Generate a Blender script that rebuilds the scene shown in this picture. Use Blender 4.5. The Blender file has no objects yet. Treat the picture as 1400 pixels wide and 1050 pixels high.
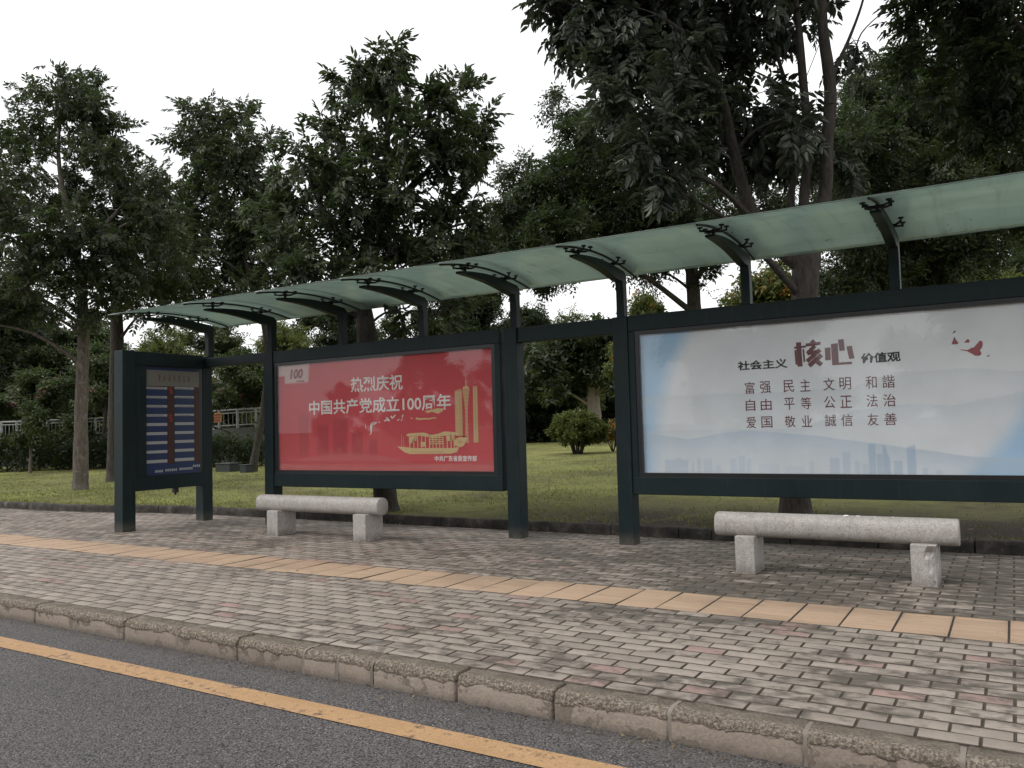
import bpy, bmesh, math, random
import numpy as np
from mathutils import Vector, Matrix, noise as mnoise

SC = bpy.context.scene
COL = SC.collection
RNG = np.random.default_rng(7)
random.seed(7)

# ------------------------------------------------------------------ camera
F_PX, YAW, PITCH, ROLL = 1120.51, math.radians(-31.3558), math.radians(2.9879), math.radians(-1.4873)
EYE = 1.12
cy, sy, cp, sp, cr, sr = math.cos(YAW), math.sin(YAW), math.cos(PITCH), math.sin(PITCH), math.cos(ROLL), math.sin(ROLL)
FW = Vector((sy * cp, cy * cp, sp))
R0 = Vector((cy, -sy, 0.0))
U0 = R0.cross(FW)
RT = R0 * cr + U0 * sr
UP = -R0 * sr + U0 * cr
cam_d = bpy.data.cameras.new('camera')
cam_d.sensor_fit = 'HORIZONTAL'
cam_d.sensor_width = 36.0
cam_d.lens = 36.0 * F_PX / 1400.0
cam_d.clip_start = 0.05
cam_d.clip_end = 3000
cam = bpy.data.objects.new('camera', cam_d)
COL.objects.link(cam)
cam.matrix_world = Matrix(((RT.x, UP.x, -FW.x, 0), (RT.y, UP.y, -FW.y, 0), (RT.z, UP.z, -FW.z, EYE), (0, 0, 0, 1)))
SC.camera = cam


def at(x, y, depth):
    """photo pixel (1400 wide) at a given forward distance -> world point"""
    return Vector((0, 0, EYE)) + (FW + RT * ((x - 700) / F_PX) + UP * (-(y - 525) / F_PX)) * depth


def on_y(x, y, Y):
    d = FW + RT * ((x - 700) / F_PX) + UP * (-(y - 525) / F_PX)
    return Vector((0, 0, EYE)) + d * (Y / d.y)


def lawn_edge(X):
    if X > -9.8:
        return 7.70 + 0.004 * (X + 9.8) * 0
    if X > -13.0:
        t = (-9.8 - X) / 3.2
        return 7.70 - 0.42 * (t * t * (3 - 2 * t))
    return 7.28


def lawn_z(X, Y):
    d = max(0.0, Y - lawn_edge(X) - 0.1)
    z = 0.085 + 0.011 * min(d, 34) + 0.02 * (1 - math.exp(-d))
    z += 0.02 * math.sin(X * 0.35 + 1.3) * math.sin(Y * 0.28) * min(1, d / 3)
    return z


def ground_at(x, depth):
    """point on the lawn below pixel column x at a forward distance"""
    d = FW + RT * ((x - 700) / F_PX)
    h = Vector((d.x, d.y, 0))
    p = h * (depth / (h.x * FW.x + h.y * FW.y))
    # keep the picture column in spite of roll: one correction step
    for _ in range(3):
        z = lawn_z(p.x, p.y)
        v = Vector((p.x, p.y, z - EYE))
        px = 700 + F_PX * v.dot(RT) / v.dot(FW)
        p = p + Vector((RT.x, RT.y, 0)) * ((x - px) / F_PX * depth)
    return Vector((p.x, p.y, lawn_z(p.x, p.y)))


# ------------------------------------------------------------------ object helpers
def tag(o, label=None, cat=None, group=None, kind=None):
    if label: o['label'] = label
    if cat: o['category'] = cat
    if group: o['group'] = group
    if kind: o['kind'] = kind
    return o


def thing(name, label, cat, loc=(0, 0, 0), group=None):
    o = bpy.data.objects.new(name, None)
    o.empty_display_size = 0.2
    COL.objects.link(o)
    o.location = loc
    return tag(o, label, cat, group)


def link_mesh(name, me, mat, parent=None):
    o = bpy.data.objects.new(name, me)
    COL.objects.link(o)
    mats = mat if isinstance(mat, (list, tuple)) else [mat]
    for m in mats:
        me.materials.append(m)
    if parent is not None:
        o.parent = parent
        p = parent
        off = Vector(p.location)
        while p.parent:
            p = p.parent
            off += Vector(p.location)
        me.transform(Matrix.Translation(-off))     # meshes are written in world space
    return o


def from_bm(name, bm, mat, parent=None, smooth=False):
    me = bpy.data.meshes.new(name)
    bm.normal_update()
    bm.to_mesh(me)
    bm.free()
    if smooth:
        me.polygons.foreach_set('use_smooth', [True] * len(me.polygons))
    return link_mesh(name, me, mat, parent)


def from_np(name, verts, faces_flat, sizes, mat, parent=None, smooth=False):
    """verts (N,3); faces_flat 1-D loop indices; sizes int or array of face sizes"""
    verts = np.ascontiguousarray(verts, dtype=np.float32)
    faces_flat = np.ascontiguousarray(faces_flat, dtype=np.int32).ravel()
    if np.isscalar(sizes):
        nf = len(faces_flat) // sizes
        sizes = np.full(nf, sizes, dtype=np.int32)
    nf = len(sizes)
    starts = np.concatenate(([0], np.cumsum(sizes)[:-1])).astype(np.int32)
    me = bpy.data.meshes.new(name)
    me.vertices.add(len(verts))
    me.vertices.foreach_set('co', verts.ravel())
    me.loops.add(len(faces_flat))
    me.loops.foreach_set('vertex_index', faces_flat)
    me.polygons.add(nf)
    me.polygons.foreach_set('loop_start', starts)
    me.polygons.foreach_set('loop_total', sizes.astype(np.int32))
    if smooth:
        me.polygons.foreach_set('use_smooth', np.ones(nf, dtype=bool))
    me.update(calc_edges=True)
    return link_mesh(name, me, mat, parent)


def box(bm, x0, x1, y0, y1, z0, z1, bev=0.0, segs=2):
    vs = [bm.verts.new(c) for c in ((x0, y0, z0), (x1, y0, z0), (x1, y1, z0), (x0, y1, z0),
                                    (x0, y0, z1), (x1, y0, z1), (x1, y1, z1), (x0, y1, z1))]
    fs = [bm.faces.new([vs[i] for i in f]) for f in ((0, 3, 2, 1), (4, 5, 6, 7), (0, 1, 5, 4), (1, 2, 6, 5), (2, 3, 7, 6), (3, 0, 4, 7))]
    if bev > 0:
        es = list({e for f in fs for e in f.edges})
        bmesh.ops.bevel(bm, geom=es, offset=bev, segments=segs, affect='EDGES', profile=0.5)
    return vs


def prism(bm, pts, axis, a0, a1):
    """closed outline swept along an axis ('x','y')"""
    def mk(p, a):
        return (a, p[0], p[1]) if axis == 'x' else (p[0], a, p[1])
    A = [bm.verts.new(mk(p, a0)) for p in pts]
    B = [bm.verts.new(mk(p, a1)) for p in pts]
    n = len(pts)
    for i in range(n):
        bm.faces.new((A[i], A[(i + 1) % n], B[(i + 1) % n], B[i]))
    bm.faces.new(A[::-1])
    bm.faces.new(B)
    bmesh.ops.recalc_face_normals(bm, faces=bm.faces[:])


def tube(bm, pts, radii, n=8, cap=True, wob=0.0):
    pts = [Vector(p) for p in pts]
    rings = []
    prev = None
    for i, p in enumerate(pts):
        t = (pts[min(i + 1, len(pts) - 1)] - pts[max(i - 1, 0)])
        if t.length < 1e-6: t = Vector((0, 0, 1))
        t.normalize()
        if prev is None:
            a = Vector((1, 0, 0)) if abs(t.x) < 0.8 else Vector((0, 1, 0))
            u = (a - t * a.dot(t)).normalized()
        else:
            u = prev - t * prev.dot(t)
            u = u.normalized() if u.length > 1e-6 else t.orthogonal().normalized()
        prev = u
        v = t.cross(u)
        ring = []
        for k in range(n):
            a = 2 * math.pi * k / n
            d = u * math.cos(a) + v * math.sin(a)
            r = radii[i] * (1 + wob * mnoise.noise((p + d * radii[i]) * 5.0))
            ring.append(bm.verts.new(p + d * r))
        rings.append(ring)
    for a, b in zip(rings, rings[1:]):
        for k in range(n):
            bm.faces.new((a[k], a[(k + 1) % n], b[(k + 1) % n], b[k]))
    if cap:
        bm.faces.new(rings[0][::-1])
        bm.faces.new(rings[-1])


def smooth_path(pts, radii, sub=4):
    """Catmull-Rom through points"""
    P = [Vector(p) for p in pts]
    out, rr = [], []
    n = len(P)
    for i in range(n - 1):
        p0, p1, p2, p3 = P[max(i - 1, 0)], P[i], P[i + 1], P[min(i + 2, n - 1)]
        for s in range(sub):
            t = s / sub
            q = 0.5 * ((2 * p1) + (p2 - p0) * t + (2 * p0 - 5 * p1 + 4 * p2 - p3) * t * t + (3 * p1 - p0 - 3 * p2 + p3) * t ** 3)
            out.append(q)
            rr.append(radii[i] * (1 - t) + radii[i + 1] * t)
    out.append(P[-1]); rr.append(radii[-1])
    return out, rr


# ------------------------------------------------------------------ materials
class NT:
    def __init__(self, name):
        self.m = bpy.data.materials.new(name)
        self.m.use_nodes = True
        self.t = self.m.node_tree
        self.b = self.t.nodes['Principled BSDF']
        self.out = self.t.nodes['Material Output']

    def n(self, kind, **kw):
        nd = self.t.nodes.new(kind)
        for k, v in kw.items():
            if k.startswith('i_'):
                nd.inputs[k[2:].replace('_', ' ')].default_value = v
            else:
                setattr(nd, k, v)
        return nd

    def l(self, a, b):
        self.t.links.new(a, b)

    def val(self, sock, v):
        if hasattr(v, 'is_linked') or isinstance(v, bpy.types.NodeSocket):
            self.l(v, sock)
        else:
            sock.default_value = v

    def math(self, op, a, b=0.0, c=None, clamp=False):
        nd = self.n('ShaderNodeMath', operation=op, use_clamp=clamp)
        self.val(nd.inputs[0], a); self.val(nd.inputs[1], b)
        if c is not None: self.val(nd.inputs[2], c)
        return nd.outputs[0]

    def mix(self, fac, a, b, mode='MIX'):
        nd = self.n('ShaderNodeMix', data_type='RGBA', blend_type=mode)
        self.val(nd.inputs[0], fac)
        self.val(nd.inputs[6], a if not isinstance(a, tuple) else (*a, 1)[:4])
        self.val(nd.inputs[7], b if not isinstance(b, tuple) else (*b, 1)[:4])
        return nd.outputs[2]

    def coords(self, kind='Object', scale=None):
        tc = self.n('ShaderNodeTexCoord')
        if scale is None: return tc.outputs[kind]
        mp = self.n('ShaderNodeMapping')
        self.l(tc.outputs[kind], mp.inputs[0])
        mp.inputs['Scale'].default_value = scale
        return mp.outputs[0]

    def pos(self, scale=None):
        g = self.n('ShaderNodeNewGeometry')
        if scale is None: return g.outputs['Position']
        mp = self.n('ShaderNodeMapping')
        self.l(g.outputs['Position'], mp.inputs[0])
        mp.inputs['Scale'].default_value = scale
        return mp.outputs[0]

    def noise(self, vec, scale=5, detail=4, rough=0.55, dist=0.0):
        nd = self.n('ShaderNodeTexNoise')
        nd.inputs['Scale'].default_value = scale
        nd.inputs['Detail'].default_value = detail
        nd.inputs['Roughness'].default_value = rough
        nd.inputs['Distortion'].default_value = dist
        if vec is not None: self.l(vec, nd.inputs['Vector'])
        return nd.outputs['Fac']

    def ramp(self, fac, stops, interp='LINEAR'):
        nd = self.n('ShaderNodeValToRGB')
        cr_ = nd.color_ramp
        cr_.interpolation = interp
        while len(cr_.elements) < len(stops): cr_.elements.new(0.5)
        for e, (p, c) in zip(cr_.elements, stops):
            e.position = p
            e.color = (*c, 1) if len(c) == 3 else c
        self.l(fac, nd.inputs[0])
        return nd.outputs[0]

    def sstep(self, v, lo, hi):
        nd = self.n('ShaderNodeMapRange', interpolation_type='SMOOTHSTEP')
        self.l(v, nd.inputs[0])
        nd.inputs[1].default_value = lo; nd.inputs[2].default_value = hi
        return nd.outputs[0]

    def bump(self, h, strength=0.5, dist=0.01, chain=None):
        nd = self.n('ShaderNodeBump')
        nd.inputs['Strength'].default_value = strength
        nd.inputs['Distance'].default_value = dist
        self.l(h, nd.inputs['Height'])
        if chain is not None: self.l(chain, nd.inputs['Normal'])
        return nd.outputs[0]

    def set(self, **kw):
        for k, v in kw.items():
            s = self.b.inputs[{'color': 'Base Color', 'rough': 'Roughness', 'normal': 'Normal', 'metal': 'Metallic',
                               'spec': 'Specular IOR Level', 'emit': 'Emission Color', 'estr': 'Emission Strength'}[k]]
            if isinstance(v, tuple) and len(v) == 3: v = (*v, 1)
            self.val(s, v)
        return self.m

    def island(self):
        return self.n('ShaderNodeNewGeometry').outputs['Random Per Island']


def G(v): return (v, v, v)


def plain(name, c, rough=0.6, **kw):
    t = NT(name)
    return t.set(color=c, rough=rough, **kw)


def m_paint():
    t = NT('dark_teal_paint')
    p = t.pos()
    n1 = t.noise(p, 2.2, 5, 0.6)
    c = t.ramp(n1, [(0.3, (0.0060, 0.0140, 0.0155)), (0.6, (0.0090, 0.0190, 0.0210)), (0.8, (0.015, 0.026, 0.028))])
    scr = t.sstep(t.noise(t.pos((3, 3, 40)), 3.0, 3, 0.5), 0.72, 0.78)
    c = t.mix(t.math('MULTIPLY', scr, 0.35), c, (0.10, 0.12, 0.12))
    drip = t.sstep(t.noise(t.pos((25, 25, 1.2)), 1.6, 4, 0.6), 0.55, 0.8)
    c = t.mix(t.math('MULTIPLY', drip, 0.35), c, (0.045, 0.052, 0.05))
    # splash dirt near the paving
    sep = t.n('ShaderNodeSeparateXYZ'); t.l(p, sep.inputs[0])
    low = t.math('MULTIPLY', t.sstep(sep.outputs[2], 0.16, 0.0), t.noise(p, 14, 4))
    c = t.mix(low, c, (0.12, 0.105, 0.085))
    return t.set(color=c, rough=t.ramp(n1, [(0.3, G(0.40)), (0.7, G(0.58))]), spec=0.22, normal=t.bump(t.noise(p, 120, 2), 0.06, 0.002))


def m_brick():
    t = NT('paver_brick')
    r = t.island()
    p = t.pos()
    base = t.ramp(r, [(0.0, (0.262, 0.220, 0.184)), (0.22, (0.300, 0.255, 0.215)), (0.48, (0.335, 0.284, 0.240)), (0.72, (0.278, 0.235, 0.198)),
                      (0.90, (0.285, 0.200, 0.172)), (0.935, (0.31, 0.212, 0.184)), (0.96, (0.20, 0.170, 0.145)), (1.0, (0.23, 0.195, 0.165))], 'CONSTANT')
    fine = t.noise(p, 260, 3, 0.7)
    base = t.mix(1.0, base, t.ramp(fine, [(0.25, G(0.80)), (0.75, G(1.12))]), 'MULTIPLY')
    mid = t.noise(p, 16, 5, 0.65)
    base = t.mix(1.0, base, t.ramp(mid, [(0.3, G(0.84)), (0.7, G(1.06))]), 'MULTIPLY')
    # black mould and damp, stronger towards the shelter and the tactile strip
    sep = t.n('ShaderNodeSeparateXYZ'); t.l(p, sep.inputs[0])
    big = t.noise(t.pos((0.55, 1.2, 1)), 1.5, 6, 0.68, 0.6)
    loc = t.noise(t.pos((7.0, 11.0, 1)), 1.0, 5, 0.7, 0.4)
    yb = t.sstep(sep.outputs[1], 3.6, 6.0)
    xb = t.sstep(sep.outputs[0], -6.0, -1.0)
    th = t.math('ADD', t.math('ADD', t.math('MULTIPLY', yb, 0.070), t.math('MULTIPLY', xb, 0.055)), t.math('ADD', t.math('MULTIPLY', big, 0.48), t.math('MULTIPLY', loc, 0.54)))
    st = t.sstep(th, 0.535, 0.66)
    base = t.mix(t.math('MULTIPLY', st, 0.86), base, (0.062, 0.053, 0.040))
    br = t.n('ShaderNodeMix', data_type='FLOAT')
    t.l(st, br.inputs[0]); br.inputs[2].default_value = 0.82; br.inputs[3].default_value = 0.62
    return t.set(color=base, rough=br.outputs[0], normal=t.bump(fine, 0.35, 0.003, t.bump(mid, 0.25, 0.006)))


def m_tactile():
    t = NT('tactile_tile')
    r = t.island(); p = t.pos()
    c = t.ramp(r, [(0, (0.375, 0.262, 0.175)), (0.5, (0.415, 0.29, 0.195)), (1, (0.345, 0.24, 0.162))])
    n1 = t.noise(p, 9, 6, 0.65); n2 = t.noise(p, 220, 3, 0.7)
    c = t.mix(1, c, t.ramp(n2, [(0.25, G(0.82)), (0.75, G(1.1))]), 'MULTIPLY')
    c = t.mix(t.math('MULTIPLY', t.sstep(n1, 0.56, 0.72), 0.45), c, (0.22, 0.155, 0.095))
    big = t.noise(t.pos((0.8, 2, 1)), 1.3, 5, 0.6)
    c = t.mix(t.math('MULTIPLY', t.sstep(big, 0.48, 0.66), 0.45), c, (0.20, 0.145, 0.10))
    return t.set(color=c, rough=0.8, normal=t.bump(n2, 0.3, 0.003))


def m_joint():
    t = NT('joint_dirt')
    p = t.pos()
    n = t.noise(p, 30, 5, 0.7)
    return t.set(color=t.ramp(n, [(0.3, (0.030, 0.024, 0.018)), (0.7, (0.105, 0.086, 0.064))]), rough=0.95, normal=t.bump(n, 0.5, 0.01))


def m_asphalt():
    t = NT('asphalt')
    p = t.pos()
    v = t.n('ShaderNodeTexVoronoi'); v.inputs['Scale'].default_value = 125; t.l(p, v.inputs['Vector'])
    v2 = t.n('ShaderNodeTexVoronoi'); v2.inputs['Scale'].default_value = 44; t.l(p, v2.inputs['Vector'])
    bw = t.n('ShaderNodeRGBToBW'); t.l(v.outputs['Color'], bw.inputs[0])
    c = t.ramp(bw.outputs[0], [(0.0, (0.064, 0.058, 0.056)), (0.55, (0.104, 0.095, 0.092)), (0.82, (0.140, 0.128, 0.123)), (0.96, (0.27, 0.25, 0.235))])
    c = t.mix(t.sstep(v.outputs['Distance'], 0.45, 0.75), c, (0.018, 0.017, 0.018))
    big = t.noise(t.pos((0.5, 1.0, 1)), 0.9, 5, 0.6)
    c = t.mix(1, c, t.ramp(big, [(0.3, G(0.78)), (0.55, G(1.0)), (0.75, G(1.25))]), 'MULTIPLY')
    blot = t.sstep(t.noise(p, 3.1, 5, 0.62, 0.5), 0.58, 0.72)
    c = t.mix(t.math('MULTIPLY', blot, 0.35), c, (0.022, 0.021, 0.022))
    sep = t.n('ShaderNodeSeparateXYZ'); t.l(p, sep.inputs[0])
    gut = t.math('MULTIPLY', t.sstep(sep.outputs[1], 2.80, 3.08), t.sstep(t.noise(p, 4, 5), 0.35, 0.65))
    c = t.mix(t.math('MULTIPLY', gut, 0.5), c, (0.075, 0.066, 0.055))
    h = t.math('SUBTRACT', 1.0, v.outputs['Distance'])
    h2 = t.math('ADD', h, t.math('MULTIPLY', t.math('SUBTRACT', 1.0, v2.outputs['Distance']), 0.6))
    return t.set(color=c, rough=t.ramp(big, [(0.3, G(0.62)), (0.7, G(0.80))]), normal=t.bump(h2, 0.75, 0.006))


def m_yellow():
    t = NT('worn_yellow_paint')
    p = t.pos()
    n1 = t.noise(p, 26, 6, 0.7); n2 = t.noise(t.pos((1.2, 6, 1)), 2.4, 5, 0.65)
    c = t.ramp(n2, [(0.3, (0.38, 0.225, 0.105)), (0.6, (0.45, 0.275, 0.135)), (0.8, (0.45, 0.31, 0.18))])
    c = t.mix(t.sstep(t.math('ADD', t.math('MULTIPLY', n1, 0.6), t.math('MULTIPLY', n2, 0.4)), 0.515, 0.62), c, (0.14, 0.085, 0.055))
    c = t.mix(1, c, t.ramp(t.noise(p, 150, 3, 0.7), [(0.3, G(0.72)), (0.7, G(1.1))]), 'MULTIPLY')
    return t.set(color=c, rough=0.7, normal=t.bump(t.noise(p, 110, 3), 0.5, 0.005))


def m_kerb():
    t = NT('kerb_concrete')
    r = t.island(); p = t.pos()
    sep = t.n('ShaderNodeSeparateXYZ'); t.l(p, sep.inputs[0])
    n1 = t.noise(p, 7, 6, 0.68, 0.4); n2 = t.noise(p, 80, 4, 0.75)
    lo = t.ramp(r, [(0, (0.30, 0.245, 0.200)), (0.5, (0.37, 0.305, 0.25)), (1, (0.265, 0.215, 0.175))])
    lo = t.mix(t.math('MULTIPLY', t.sstep(n1, 0.54, 0.565), 0.62), lo, (0.115, 0.092, 0.072))
    up = t.ramp(n2, [(0.28, (0.05, 0.040, 0.032)), (0.48, (0.21, 0.17, 0.13)), (0.62, (0.40, 0.335, 0.265)), (0.8, (0.50, 0.44, 0.37))])
    wet = t.math('MULTIPLY', t.sstep(t.math('ADD', sep.outputs[2], t.math('MULTIPLY', n1, 0.12)), -0.015, -0.065), 0.6)
    lo = t.mix(wet, lo, (0.085, 0.070, 0.056))
    edge = t.sstep(t.math('ADD', sep.outputs[2], t.math('MULTIPLY', n1, 0.10)), 0.005, 0.018)
    c = t.mix(edge, lo, up)
    topm = t.math('MULTIPLY', t.sstep(sep.outputs[1], 3.115, 3.15), 0.75)
    c = t.mix(topm, c, t.ramp(n1, [(0.3, (0.30, 0.25, 0.20)), (0.5, (0.17, 0.14, 0.105)), (0.7, (0.09, 0.074, 0.056))]))
    c = t.mix(1, c, t.ramp(n2, [(0.3, G(0.75)), (0.7, G(1.1))]), 'MULTIPLY')
    pit = t.math('MULTIPLY', n2, t.math('ADD', t.math('MULTIPLY', edge, 0.8), 0.2))
    return t.set(color=c, rough=0.92, normal=t.bump(pit, 1.0, 0.02))


def m_granite():
    t = NT('granite')
    p = t.coords('Object')
    v = t.n('ShaderNodeTexVoronoi'); v.inputs['Scale'].default_value = 330; t.l(p, v.inputs['Vector'])
    bw = t.n('ShaderNodeRGBToBW'); t.l(v.outputs['Color'], bw.inputs[0])
    c = t.ramp(bw.outputs[0], [(0.1, (0.17, 0.155, 0.145)), (0.35, (0.36, 0.332, 0.31)), (0.65, (0.46, 0.428, 0.40)), (0.9, (0.57, 0.535, 0.505))])
    n1 = t.noise(p, 6, 6, 0.7)
    c = t.mix(t.math('MULTIPLY', t.sstep(n1, 0.45, 0.72), 0.6), c, (0.26, 0.235, 0.21))
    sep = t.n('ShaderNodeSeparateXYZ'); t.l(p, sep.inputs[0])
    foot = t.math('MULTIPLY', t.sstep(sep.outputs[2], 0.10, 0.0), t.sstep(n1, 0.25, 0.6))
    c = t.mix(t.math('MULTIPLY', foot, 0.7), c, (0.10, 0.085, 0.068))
    strk = t.sstep(t.noise(t.coords('Object', (9, 9, 0.8)), 2.2, 4, 0.6), 0.56, 0.72)
    c = t.mix(t.math('MULTIPLY', strk, 0.3), c, (0.20, 0.178, 0.155))
    n3 = t.noise(p, 45, 4, 0.7)
    c = t.mix(1, c, t.ramp(n3, [(0.3, G(0.78)), (0.7, G(1.08))]), 'MULTIPLY')
    return t.set(color=c, rough=0.62, normal=t.bump(n3, 0.25, 0.003))


def m_bark(name, cols, scale=1.0):
    t = NT(name)
    n1 = t.noise(t.coords('Object', (6, 6, 1.6)), 4 * scale, 6, 0.7, 0.3)
    n2 = t.noise(t.coords('Object'), 9 * scale, 4, 0.6)
    c = t.ramp(n1, [(0.3, cols[0]), (0.5, cols[1]), (0.72, cols[2])])
    c = t.mix(t.math('MULTIPLY', t.sstep(n2, 0.55, 0.65), 0.45), c, cols[3])
    return t.set(color=c, rough=0.95, normal=t.bump(n1, 0.8, 0.03))


def m_leaf(name, cols, trans=(0.10, 0.17, 0.04), tw=0.32, rough=0.42):
    t = NT(name)
    r = t.island()
    big = t.noise(t.coords('Object'), 0.9, 3, 0.6)
    c = t.ramp(t.math('ADD', t.math('MULTIPLY', r, 0.55), t.math('MULTIPLY', big, 0.45)), [(0.25, cols[0]), (0.5, cols[1]), (0.72, cols[2])])
    t.set(color=c, rough=rough, spec=0.34)
    tr = t.n('ShaderNodeBsdfTranslucent')
    t.l(t.mix(0.5, c, trans), tr.inputs[0])
    mx = t.n('ShaderNodeMixShader')
    mx.inputs[0].default_value = tw
    t.l(t.b.outputs[0], mx.inputs[1]); t.l(tr.outputs[0], mx.inputs[2])
    t.l(mx.outputs[0], t.out.inputs['Surface'])
    return t.m


def m_lawn():
    t = NT('lawn_soil')
    p = t.pos()
    n1 = t.noise(t.pos((1, 1, 1)), 0.55, 6, 0.65, 0.4); n2 = t.noise(p, 38, 5, 0.75); n3 = t.noise(p, 5, 5, 0.7)
    c = t.ramp(t.math('ADD', t.math('MULTIPLY', n1, 0.6), t.math('MULTIPLY', n3, 0.4)),
               [(0.34, (0.080, 0.060, 0.034)), (0.45, (0.17, 0.162, 0.050)), (0.56, (0.245, 0.262, 0.064)), (0.75, (0.29, 0.305, 0.080))])
    sep = t.n('ShaderNodeSeparateXYZ'); t.l(p, sep.inputs[0])
    bare = t.math('MULTIPLY', t.math('MULTIPLY', t.sstep(sep.outputs[1], 11.2, 8.3), t.sstep(sep.outputs[0], -6.5, -3.4)), t.sstep(t.math('ADD', n1, t.math('MULTIPLY', n3, 0.3)), 0.45, 0.66))
    c = t.mix(bare, c, (0.045, 0.032, 0.022))
    c = t.mix(1, c, t.ramp(n2, [(0.25, G(0.55)), (0.75, G(1.25))]), 'MULTIPLY')
    return t.set(color=c, rough=0.97, normal=t.bump(n2, 1.0, 0.03))


def m_glass(name='poster_glass', tint=(1, 1, 1)):
    t = NT(name)
    tr = t.n('ShaderNodeBsdfTransparent'); tr.inputs[0].default_value = (*tint, 1)
    gl = t.n('ShaderNodeBsdfGlossy'); gl.inputs['Roughness'].default_value = 0.015
    lw = t.n('ShaderNodeLayerWeight'); lw.inputs[0].default_value = 0.5
    fac = t.math('ADD', 0.030, t.math('MULTIPLY', t.math('POWER', lw.outputs['Facing'], 5.0), 0.95))
    mx = t.n('ShaderNodeMixShader')
    t.l(fac, mx.inputs[0]); t.l(tr.outputs[0], mx.inputs[1]); t.l(gl.outputs[0], mx.inputs[2])
    # a thin film of dust
    df = t.n('ShaderNodeBsdfDiffuse'); df.inputs[0].default_value = (0.5, 0.48, 0.46, 1)
    mx2 = t.n('ShaderNodeMixShader')
    t.l(t.math('MULTIPLY', t.noise(t.pos((1, 1, 2)), 1.2, 5), 0.055), mx2.inputs[0])
    t.l(mx.outputs[0], mx2.inputs[1]); t.l(df.outputs[0], mx2.inputs[2])
    t.l(mx2.outputs[0], t.out.inputs['Surface'])
    return t.m


def m_roof():
    t = NT('frosted_green_glass')
    p = t.pos()
    n1 = t.noise(t.pos((1, 2.5, 1)), 1.6, 6, 0.65, 0.5)
    c = t.ramp(n1, [(0.2, (0.44, 0.525, 0.475)), (0.5, (0.51, 0.60, 0.55)), (0.8, (0.57, 0.665, 0.61))])
    strk = t.noise(t.pos((9, 0.7, 0.7)), 1.4, 5, 0.65)
    c = t.mix(t.math('MULTIPLY', t.sstep(strk, 0.50, 0.75), 0.28), c, (0.20, 0.25, 0.205))
    leafy = t.sstep(t.noise(p, 7.5, 4, 0.6, 0.8), 0.66, 0.70)
    c = t.mix(t.math('MULTIPLY', leafy, 0.45), c, (0.12, 0.13, 0.09))
    tr = t.n('ShaderNodeBsdfTranslucent'); t.l(c, tr.inputs[0])
    df = t.n('ShaderNodeBsdfDiffuse'); df.inputs[0].default_value = (0.16, 0.20, 0.18, 1)
    gl = t.n('ShaderNodeBsdfGlossy'); gl.inputs['Roughness'].default_value = 0.16
    fr = t.n('ShaderNodeFresnel'); fr.inputs[0].default_value = 1.45
    m1 = t.n('ShaderNodeMixShader'); m1.inputs[0].default_value = 0.20
    t.l(tr.outputs[0], m1.inputs[1]); t.l(df.outputs[0], m1.inputs[2])
    m2 = t.n('ShaderNodeMixShader')
    t.l(t.math('MULTIPLY', fr.outputs[0], 0.6), m2.inputs[0]); t.l(m1.outputs[0], m2.inputs[1]); t.l(gl.outputs[0], m2.inputs[2])
    t.l(m2.outputs[0], t.out.inputs['Surface'])
    return t.m


def m_print(name):
    t = NT(name)
    a = t.n('ShaderNodeAttribute', attribute_name='print')
    c = t.mix(1, a.outputs['Color'], t.ramp(t.noise(t.pos(), 3, 5, 0.6), [(0.3, G(0.93)), (0.7, G(1.04))]), 'MULTIPLY')
    return t.set(color=c, rough=0.6)


def m_concrete(name, c0, c1):
    t = NT(name)
    n1 = t.noise(t.pos((1, 1, 0.4)), 1.3, 6, 0.65)
    return t.set(color=t.ramp(n1, [(0.3, c0), (0.7, c1)]), rough=0.9)


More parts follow.
